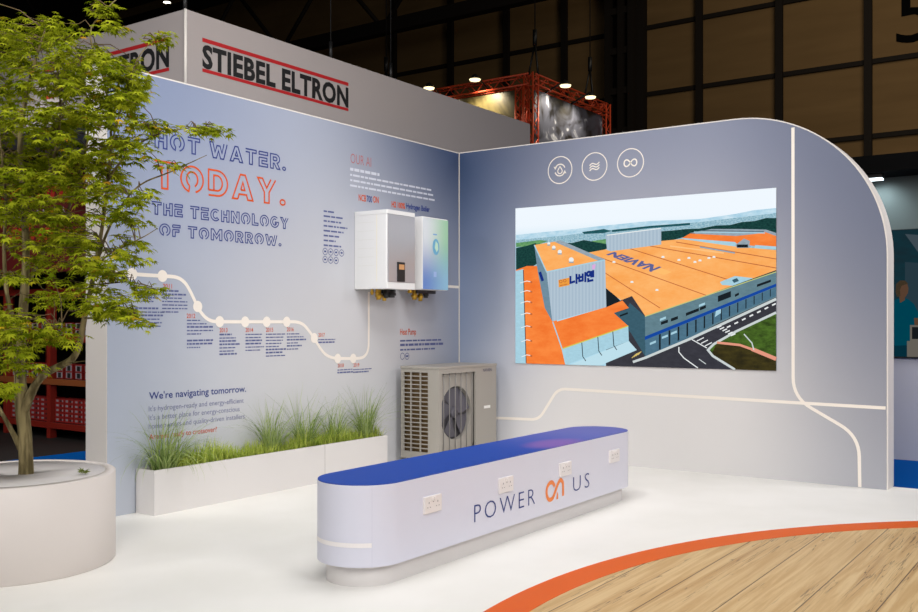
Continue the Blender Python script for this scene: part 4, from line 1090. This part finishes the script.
def blade(mb, base, ang, L, lean, w_, rnd, seg=7):
    """one arching blade"""
    d = Vector((cos(ang), sin(ang), 0)); side = Vector((-d.y, d.x, 0)); vs = []
    x = 0; z = 0; th = lean * .25; st = L / seg
    for i in range(seg + 1):
        k = 1 - (i / seg) ** 1.6; p = Vector(base) + d * x + Vector((0, 0, z))
        if p.y > -.012: p.y = -.012 - .002 * i
        vs += [p - side * w_ * k / 2, p + side * w_ * k / 2 + Vector((0, 0, .0005))]
        x += sin(th) * st; z += cos(th) * st; th += lean * 1.5 / seg
    mb.add(vs, [(2 * i, 2 * i + 1, 2 * i + 3, 2 * i + 2) for i in range(seg)], 0, True)
def tuft(cx, n, L0, L1, label, spread=.05, seed=0, droop=.4):
    rnd = random.Random(seed); t = MB(); cy = (pyf + pyb) / 2
    for i in range(n):
        a_ = rnd.uniform(0, 2 * pi); r_ = spread * math.sqrt(rnd.random())
        blade(t, (cx + r_ * cos(a_), cy + .6 * r_ * sin(a_), pz - .035), a_ + rnd.uniform(-.5, .5) if rnd.random() < .75 else rnd.uniform(-.8, .8) + (0 if rnd.random() < .5 else pi), rnd.uniform(L0, L1), rnd.uniform(.2, 1.0 + droop), rnd.uniform(.005, .008), rnd)
    o = t.build('ornamental_grass', M_blade, loc=(cx, cy, pz - .035)); tag(o, label, 'plant', 'tall grass tufts in the trough planter'); return o
gx = lambda px: A(px, 450, -.11)[0]
tuft(-3.70, 200, .22, .58, 'large arching tuft of green grass at the left end of the trough', .11, 1, 1.0)
tuft(gx(272), 130, .25, .52, 'tall grass tuft in the trough, leftmost of the four right-hand tufts', .07, 2)
tuft(gx(305), 110, .25, .62, 'tallest wispy grass tuft of the four on the right of the trough', .075, 3)
tuft(gx(335), 90, .2, .5, 'wispy grass tuft between the tallest one and the right-end tuft', .08, 4)
tuft(gx(366), 170, .22, .55, 'dense dark grass tuft at the right end of the trough near the heat pump', .07, 5)
rnd = random.Random(11); lw = MB()
for i in range(2600):
    x_ = rnd.uniform(px0 + .2, px1 - .03); y_ = rnd.uniform(pyf + .02, pyb - .02)
    hgt = .09 + .06 * (sin(x_ * 5.1) * .5 + .5) + .05 * (sin(x_ * 13 + 1) * .5 + .5)
    blade(lw, (x_, y_, pz - .035), rnd.uniform(0, 2 * pi), hgt * rnd.uniform(.6, 1.25), rnd.uniform(.2, 1.3), rnd.uniform(.005, .009), rnd, 4)
o = lw.build('grass', M_lawn, loc=(px0, pyf, pz - .035)); tag(o, 'low bright green grass filling the white trough planter', 'grass', kind='stuff')

# ================================================================== TREE POT AND TREE
pd, plat = 5.157, -2.41
pc = (CAM[0] + pd * FW[0] + plat * RT[0], CAM[1] + pd * FW[1] + plat * RT[1])
PR, PH = .522, .482
pot = thing('tree_pot', (pc[0], pc[1], 0), 'large round white pot holding the leafy tree', 'pot')
q = MB(); q.lathe([(PR - .008, 0), (PR, .008), (PR, PH - .006), (PR - .006, PH), (PR - .05, PH), (PR - .05, PH - .06)], pc[0], pc[1], 96); q.build('drum', mat('white_pot_drum', (216, 208, 203), .5), pot)
q = MB(); q.lathe([(.055, PH - .02), (.055, PH - .003), (PR - .053, PH - .003), (PR - .053, PH - .03)], pc[0], pc[1], 96); q.build('lid', mat('white_pot_lid', (204, 199, 197), .5), pot)
q = MB(); q.lathe([(.001, PH - .025), (.056, PH - .025)], pc[0], pc[1], 24); q.build('soil', mat('dark_soil', (58, 46, 34), .95, 0, .4, 60, .6), pot)

def barkc(nt):
    p = npos(nt); n = nt.nodes.new('ShaderNodeTexNoise'); n.inputs['Scale'].default_value = 14; n.inputs['Detail'].default_value = 6
    mp = nt.nodes.new('ShaderNodeMapping'); mp.inputs['Scale'].default_value = (2, 2, .35)
    nt.links.new(p['V'], mp.inputs[0]); nt.links.new(mp.outputs[0], n.inputs['Vector'])
    return nmix(nt, nrange(nt, n.outputs['Fac'], .35, .65), lin((80, 70, 44)), lin((142, 128, 90)))
M_bark = ramp_material('grey_brown_bark', barkc, .85, .2)
M_leaf = leafmat('maple_leaf', (98, 116, 14), (186, 192, 48), (212, 160, 44), .45)
TD = 5.16
tb = D(26, 474, TD + .0)
tree = thing('maple_tree', (pc[0] + .07, pc[1] + .0, PH - .02), 'small green maple tree with fine pointed leaves growing from white pot', 'tree')
branches = [
    ([(26, 476, 0), (26, 462, 0), (25.5, 448, 0), (24.5, 430, 0), (22.5, 412, 0), (21, 395, 0), (20, 370, .0), (21, 340, .02), (24, 300, .04), (26, 260, .05), (24, 200, .05), (20, 140, 0), (30, 80, -.1), (45, 30, -.15)], [.046, .042, .041, .040, .041, .039, .033, .030, .027, .023, .019, .015, .010, .004]),
    ([(22, 414, 0), (29, 398, -.02), (36, 384, -.04), (46, 373, -.06), (60, 366, -.08), (73, 358, -.1), (80, 342, -.1), (84, 320, -.1), (89, 298, -.1), (95, 268, -.1), (102, 228, -.1), (108, 180, -.12), (111, 130, -.15), (104, 80, -.2), (90, 35, -.2), (104, 12, -.2), (120, -4, -.2)], [.036, .028, .024, .022, .021, .020, .019, .017, .015, .013, .011, .009, .007, .006, .005, .004, .002]),
    ([(21, 448, 0), (15, 437, -.03), (8, 424, -.06), (0, 410, -.1), (-14, 385, -.15), (-34, 340, -.2), (-50, 290, -.2), (-60, 230, -.2), (-60, 170, -.2)], [.024, .016, .013, .011, .010, .009, .007, .005, .003]),
    ([(97, 262, -.1), (106, 235, -.13), (120, 208, -.15), (140, 185, -.2), (170, 172, -.25), (207, 155, -.25)], [.011, .008, .006, .005, .004, .0015]),
    ([(108, 180, -.12), (122, 160, -.15), (145, 140, -.2), (175, 130, -.22), (214, 126, -.25)], [.008, .006, .005, .0035, .0015]),
    ([(95, 268, -.1), (108, 255, -.2), (125, 246, -.25), (145, 236, -.3), (158, 228, -.3)], [.007, .005, .004, .003, .0015]),
    ([(92, 285, -.1), (112, 283, -.2), (130, 282, -.28), (152, 287, -.3)], [.006, .004, .003, .0015]),
    ([(84, 318, -.1), (100, 318, -.2), (118, 316, -.25), (135, 314, -.3)], [.007, .005, .004, .002]),
    ([(24, 290, .04), (45, 250, .15), (66, 215, .2), (84, 160, .2), (88, 110, .2), (80, 60, .2)], [.017, .013, .010, .008, .006, .003]),
    ([(21, 340, .02), (8, 300, -.1), (4, 250, -.15), (6, 200, -.2), (0, 140, -.2), (-5, 80, -.2)], [.017, .012, .010, .008, .006, .003]),
    ([(24, 210, .05), (50, 170, -.15), (60, 120, -.25), (58, 70, -.3)], [.012, .009, .006, .003]),
    ([(20, 372, 0), (30, 350, -.2), (44, 335, -.3), (62, 322, -.38)], [.01, .006, .004, .002]),
    ([(20, 380, 0), (10, 362, -.25), (4, 350, -.35)], [.01, .006, .003]),
    ([(20, 140, 0), (-20, 90, 0), (-50, 50, 0)], [.01, .006, .003]),
    ([(110, 150, -.15), (125, 95, -.2), (140, 55, -.2), (160, 36, -.2)], [.006, .004, .003, .0015]),
    ([(60, 366, -.08), (70, 363, -.12), (85, 361, -.16)], [.007, .004, .0015]),
]
tk = MB(); nodes = []
for pts, rs in branches:
    P3 = [D(a_, b2, TD + c_) for a_, b2, c_ in pts]
    dense = catmull(P3, 4); rr = []
    rs = [r_ * .9 for r_ in rs]
    for i in range(len(pts) - 1):
        for k in range(4): rr.append(rs[i] + (rs[i + 1] - rs[i]) * k / 4)
    rr.append(rs[-1])
    tk.tube(dense, rr, 10)
    nodes += [(p, r_) for p, r_ in zip(dense, rr) if p.z > 1.0 or r_ < .014]
rnd = random.Random(21)
sprays = []
def S(n, cx, cy, rx, ry, d0, d1, sz=1.0):
    if n >= 12: n = int(n * 1.35)
    for i in range(n):
        while True:
            a_, b2 = rnd.uniform(-1, 1), rnd.uniform(-1, 1)
            if a_ * a_ + b2 * b2 <= 1: break
        sprays.append((cx + a_ * rx, cy + b2 * ry, rnd.uniform(d0, d1), sz))
# (count, centre, radii in photo units, depth range)
S(42, 30, 60, 62, 40, -.45, .35); S(30, 95, 85, 38, 34, -.45, .3); S(40, 20, 120, 55, 42, -.5, .4); S(34, 88, 130, 46, 34, -.45, .3)
S(18, 125, 82, 18, 26, -.35, .1, .8); S(26, 20, 175, 40, 26, -.45, .4); S(20, 80, 172, 34, 22, -.4, .3); S(10, 128, 130, 16, 18, -.4, .1, .8)
S(4, 97, 9, 15, 8, -.25, -.15, .6); S(4, 54, 20, 14, 7, -.3, 0, .75); S(3, 158, 38, 10, 6, -.25, -.15, .6); S(3, 112, 25, 8, 5, -.25, -.15, .6)
S(6, 130, 148, 22, 12, -.35, -.1, .75); S(5, 163, 126, 18, 6, -.3, -.15, .65); S(4, 190, 127, 14, 5, -.3, -.2, .65); S(3, 213, 126, 8, 3, -.3, -.2, .5)
S(9, 118, 210, 22, 12, -.35, -.1, .8); S(5, 140, 198, 10, 10, -.35, -.2, .65); S(2, 168, 163, 10, 4, -.3, -.2, .5)
S(12, 60, 215, 36, 14, -.4, .2, .85); S(13, 48, 236, 44, 10, -.4, .3, .8); S(8, 40, 192, 40, 8, -.4, .3, .8); S(9, 10, 215, 20, 14, -.4, .2, .9); S(12, 75, 250, 34, 16, -.4, .2, .9); S(8, 15, 265, 20, 20, -.4, .2, .9)
S(12, 108, 262, 22, 16, -.4, -.1, .85); S(6, 132, 245, 16, 12, -.35, -.2, .7); S(8, 60, 290, 32, 14, -.45, .1, .9); S(12, 100, 298, 26, 14, -.45, -.1, .85)
S(5, 145, 287, 12, 7, -.35, -.25, .65); S(10, 118, 316, 20, 9, -.45, -.15, .8); S(9, 52, 332, 18, 11, -.5, -.2, .85); S(12, 12, 330, 20, 30, -.55, -.1, .9)
S(8, 22, 360, 16, 18, -.5, -.2, .85); S(3, 8, 388, 6, 5, -.5, -.3, .7); S(7, 95, 190, 20, 12, -.4, .1, .85)
S(26, -55, 120, 40, 90, -.5, .4); S(10, -45, 250, 35, 50, -.4, .3); S(10, -20, 30, 40, 30, -.4, .3); S(10, 70, 60, 40, 30, -.6, -.4, .9)
ANG = [-128, -80, -42, 0, 42, 80, 128]; LEN = [.42, .72, .92, 1.0, .92, .72, .42]
lf = MB()
def leaf(pos, fwd, up, size):
    fwd = fwd.normalized(); sd = fwd.cross(up).normalized(); up = sd.cross(fwd)
    vs = [pos]
    for i in range(7):
        a_ = R(ANG[i]); l_ = LEN[i] * size
        if i:
            am = R((ANG[i] + ANG[i - 1]) / 2); lv = .40 * size
            vs.append(pos + fwd * (cos(am) * lv) + sd * (sin(am) * lv) - up * (.03 * size))
        for da, k in ((-.17, .55), (0, 1), (.17, .55)):
            vs.append(pos + fwd * (cos(a_ + da) * l_ * k) + sd * (sin(a_ + da) * l_ * k) - up * (.22 * size * k * k))
    n = len(vs)
    lf.add(vs, [(0, i, i + 1) for i in range(1, n - 1)])
tc_ = D(24, 200, TD)
twigs = MB(); nleaf = 0
for (sx, sy, sd_, sz) in sprays:
    p = D(sx, sy, TD + sd_)
    if p.y > -.12 and p.x > -4.2: p.y = -.12
    bn = min(nodes, key=lambda q_: (q_[0] - p).length + (.25 if q_[0].z > p.z + .05 else 0))[0]
    out = (p - bn); out.z *= .4
    if out.length < .06: out = p - tc_; out.z = 0
    if out.length < .05: out = Vector((rnd.uniform(-1, 1), rnd.uniform(-1, 1), 0))
    out.normalize(); out.rotate(Matrix.Rotation(rnd.uniform(-.6, .6), 3, 'Z'))
    L = rnd.uniform(.12, .24) * sz; st = p - out * L * .5
    mid = (bn + st) / 2 + Vector((0, 0, .03)); 
    twigs.tube([bn, mid, st, p + out * L * .5 - Vector((0, 0, .015))], [.0032, .0025, .002, .0008], 5, cap=False)
    sidev = out.cross(Vector((0, 0, 1))).normalized()
    k = int(rnd.uniform(7, 11))
    for j in range(k):
        t = j / (k - 1); q_ = st + out * (L * t) - Vector((0, 0, .02 * t * t))
        for sgn in (-1, 1):
            if rnd.random() < .12: continue
            f_ = (out * rnd.uniform(.25, .9) + sidev * sgn * rnd.uniform(.3, 1.0) + Vector((0, 0, rnd.uniform(-.75, .1)))).normalized()
            u_ = Vector((rnd.uniform(-.45, .45), rnd.uniform(-.45, .45), 1)).normalized()
            size = rnd.uniform(.029, .049) * (.75 + .25 * sz)
            base = q_ + f_ * rnd.uniform(.012, .05) + Vector((rnd.uniform(-.012, .012), rnd.uniform(-.012, .012), rnd.uniform(-.012, .02)))
            leaf(base, f_, u_, size); nleaf += 1
    leaf(p + out * L * .5, out - Vector((0, 0, .4)), Vector((rnd.uniform(-.3, .3), rnd.uniform(-.3, .3), 1)), .045)
tr_o = tk.build('trunk', M_bark, tree); 
twigs.build('twig', mat('brown_twig', (96, 78, 50), .8), tr_o)
lf.build('foliage', M_leaf, tree)
print('leaves', nleaf)
# little sprig on the lid
a = G(83.5, 474.5, PH); sg = MB(); rnd = random.Random(4); lf_save = lf; lf = sg
for k in range(9):
    an = 2 * pi * k / 9 + rnd.uniform(-.2, .2); d = Vector((cos(an), sin(an), rnd.uniform(.4, 1.3)))
    leaf(Vector((a[0], a[1], PH + .004)) + d * .012, d, Vector((-cos(an), -sin(an), .6)), rnd.uniform(.022, .036))
o = sg.build('leaf_sprig', leafmat('sprig_leaf', (96, 116, 50), (142, 150, 84)), loc=(a[0], a[1], PH)); tag(o, 'tiny green leaf sprig lying on the lid of the tree pot', 'sprig')

# ================================================================== LIGHT
def area(name, loc, target, size, energy, color=(1, .97, .93), sy=None, spread=None):
    l = bpy.data.lights.new(name, 'AREA'); l.energy = energy; l.color = color; l.size = size
    if sy: l.shape = 'RECTANGLE'; l.size_y = sy
    if spread: l.spread = R(spread)
    o = bpy.data.objects.new(name, l); COL.objects.link(o); o.location = loc
    o.rotation_euler = (Vector(target) - Vector(loc)).to_track_quat('-Z', 'Y').to_euler(); return o
def spot(name, loc, target, energy, ang, blend=.7, color=(1, .96, .9), soft=.12):
    l = bpy.data.lights.new(name, 'SPOT'); l.energy = energy; l.spot_size = R(ang); l.spot_blend = blend; l.color = color; l.shadow_soft_size = soft
    o = bpy.data.objects.new(name, l); COL.objects.link(o); o.location = loc
    o.rotation_euler = (Vector(target) - Vector(loc)).to_track_quat('-Z', 'Y').to_euler(); return o
area('overhead_fill', (-3.4, -2.8, 5.4), (-3.0, -2.2, 0), 2.8, 112, (1, .985, .97), spread=150)  # unseen broad area light standing in for the spots on the truss
area('front_fill', (-9.0, -5.6, 4.4), (-3.0, -1.2, .9), 3.0, 228, (1, .982, .968))  # added from the camera side to brighten bench and pot fronts, no fixture
area('side_fill', (-5.5, -9.0, 4.4), (-2.0, -1.0, .9), 2.5, 205, (1, .982, .968))  # out-of-view frontal area light in place of truss spots
area('end_fill', (-10.5, .6, 3.8), (-4.0, .3, 2.2), 1.5, 38, (1, .97, .95), spread=70)  # added to lift the wall end and the sign's left face
spot('wall_wash_a', (-3.2, -3.6, 4.8), (-2.0, 0, .7), 135, 70, .9, (1, .98, .965), soft=.3)
spot('wall_wash_b', (-4.2, -2.4, 4.8), (0, -2.1, .5), 165, 64, .9, (1, .98, .965), soft=.3)
spot('tree_wash', (-7.0, -3.6, 4.8), (-5.4, -.9, 2.7), 280, 44, .9, (1, .97, .9), soft=.2)  # unseen spot put in to brighten the tree
spot('sign_wash', (-6.0, -3.5, 4.6), (-2.0, .6, 3.5), 55, 50, .9, (1, .95, .92))  # extra spot added for the hanging sign's faces, no fixture
spot('fascia_spot', (NX - .3, y_ if False else B(873, 178, NX - .3)[0], 2.62), (NX + .12, B(873, 178, NX - .3)[0] - .05, 2.2), 9, 110, .9, (.8, .95, 1), .03)
area('hall_wash', (9, -4, 11), (20, -2, 6), 6, 500, (1, .86, .66))
area('neighbour_wash', (.9, -6.5, 3.6), (2.0, -3.6, .3), 1.2, 75, (1, .97, 1))  # unseen light added to lift the neighbouring stand's wall
spot('aisle_wash', (-3.6, 2.4, 4.6), (-2.9, 2.7, 0), 260, 50, .8)  # added only to make the blue carpet brighter
spot('shelf_wash', (-5.0, 4.0, 4.2), (-1.9, 4.6, .5), 250, 66, .8, (1, .92, .85))  # unseen spot added to bring up the shelving and cartons
wd = bpy.data.worlds.new('hall_air'); SC.world = wd; wd.use_nodes = True
wd.node_tree.nodes['Background'].inputs[0].default_value = (.9, .92, 1, 1); wd.node_tree.nodes['Background'].inputs[1].default_value = .03

# ================================================================== CAMERA
cd = bpy.data.cameras.new('camera'); co = bpy.data.objects.new('camera', cd); COL.objects.link(co)
co.location = CAM; co.rotation_euler = (pi / 2, 0, AZ - pi / 2)
cd.sensor_width = 36; cd.lens = F / 918 * 36; cd.shift_y = (HY - 306) / 918; cd.clip_end = 300; cd.clip_start = .05
SC.camera = co
SC.view_settings.view_transform = 'Standard'; SC.view_settings.look = 'None'; SC.view_settings.gamma = 1; SC.view_settings.use_curve_mapping = False
SC.view_settings.exposure = 0
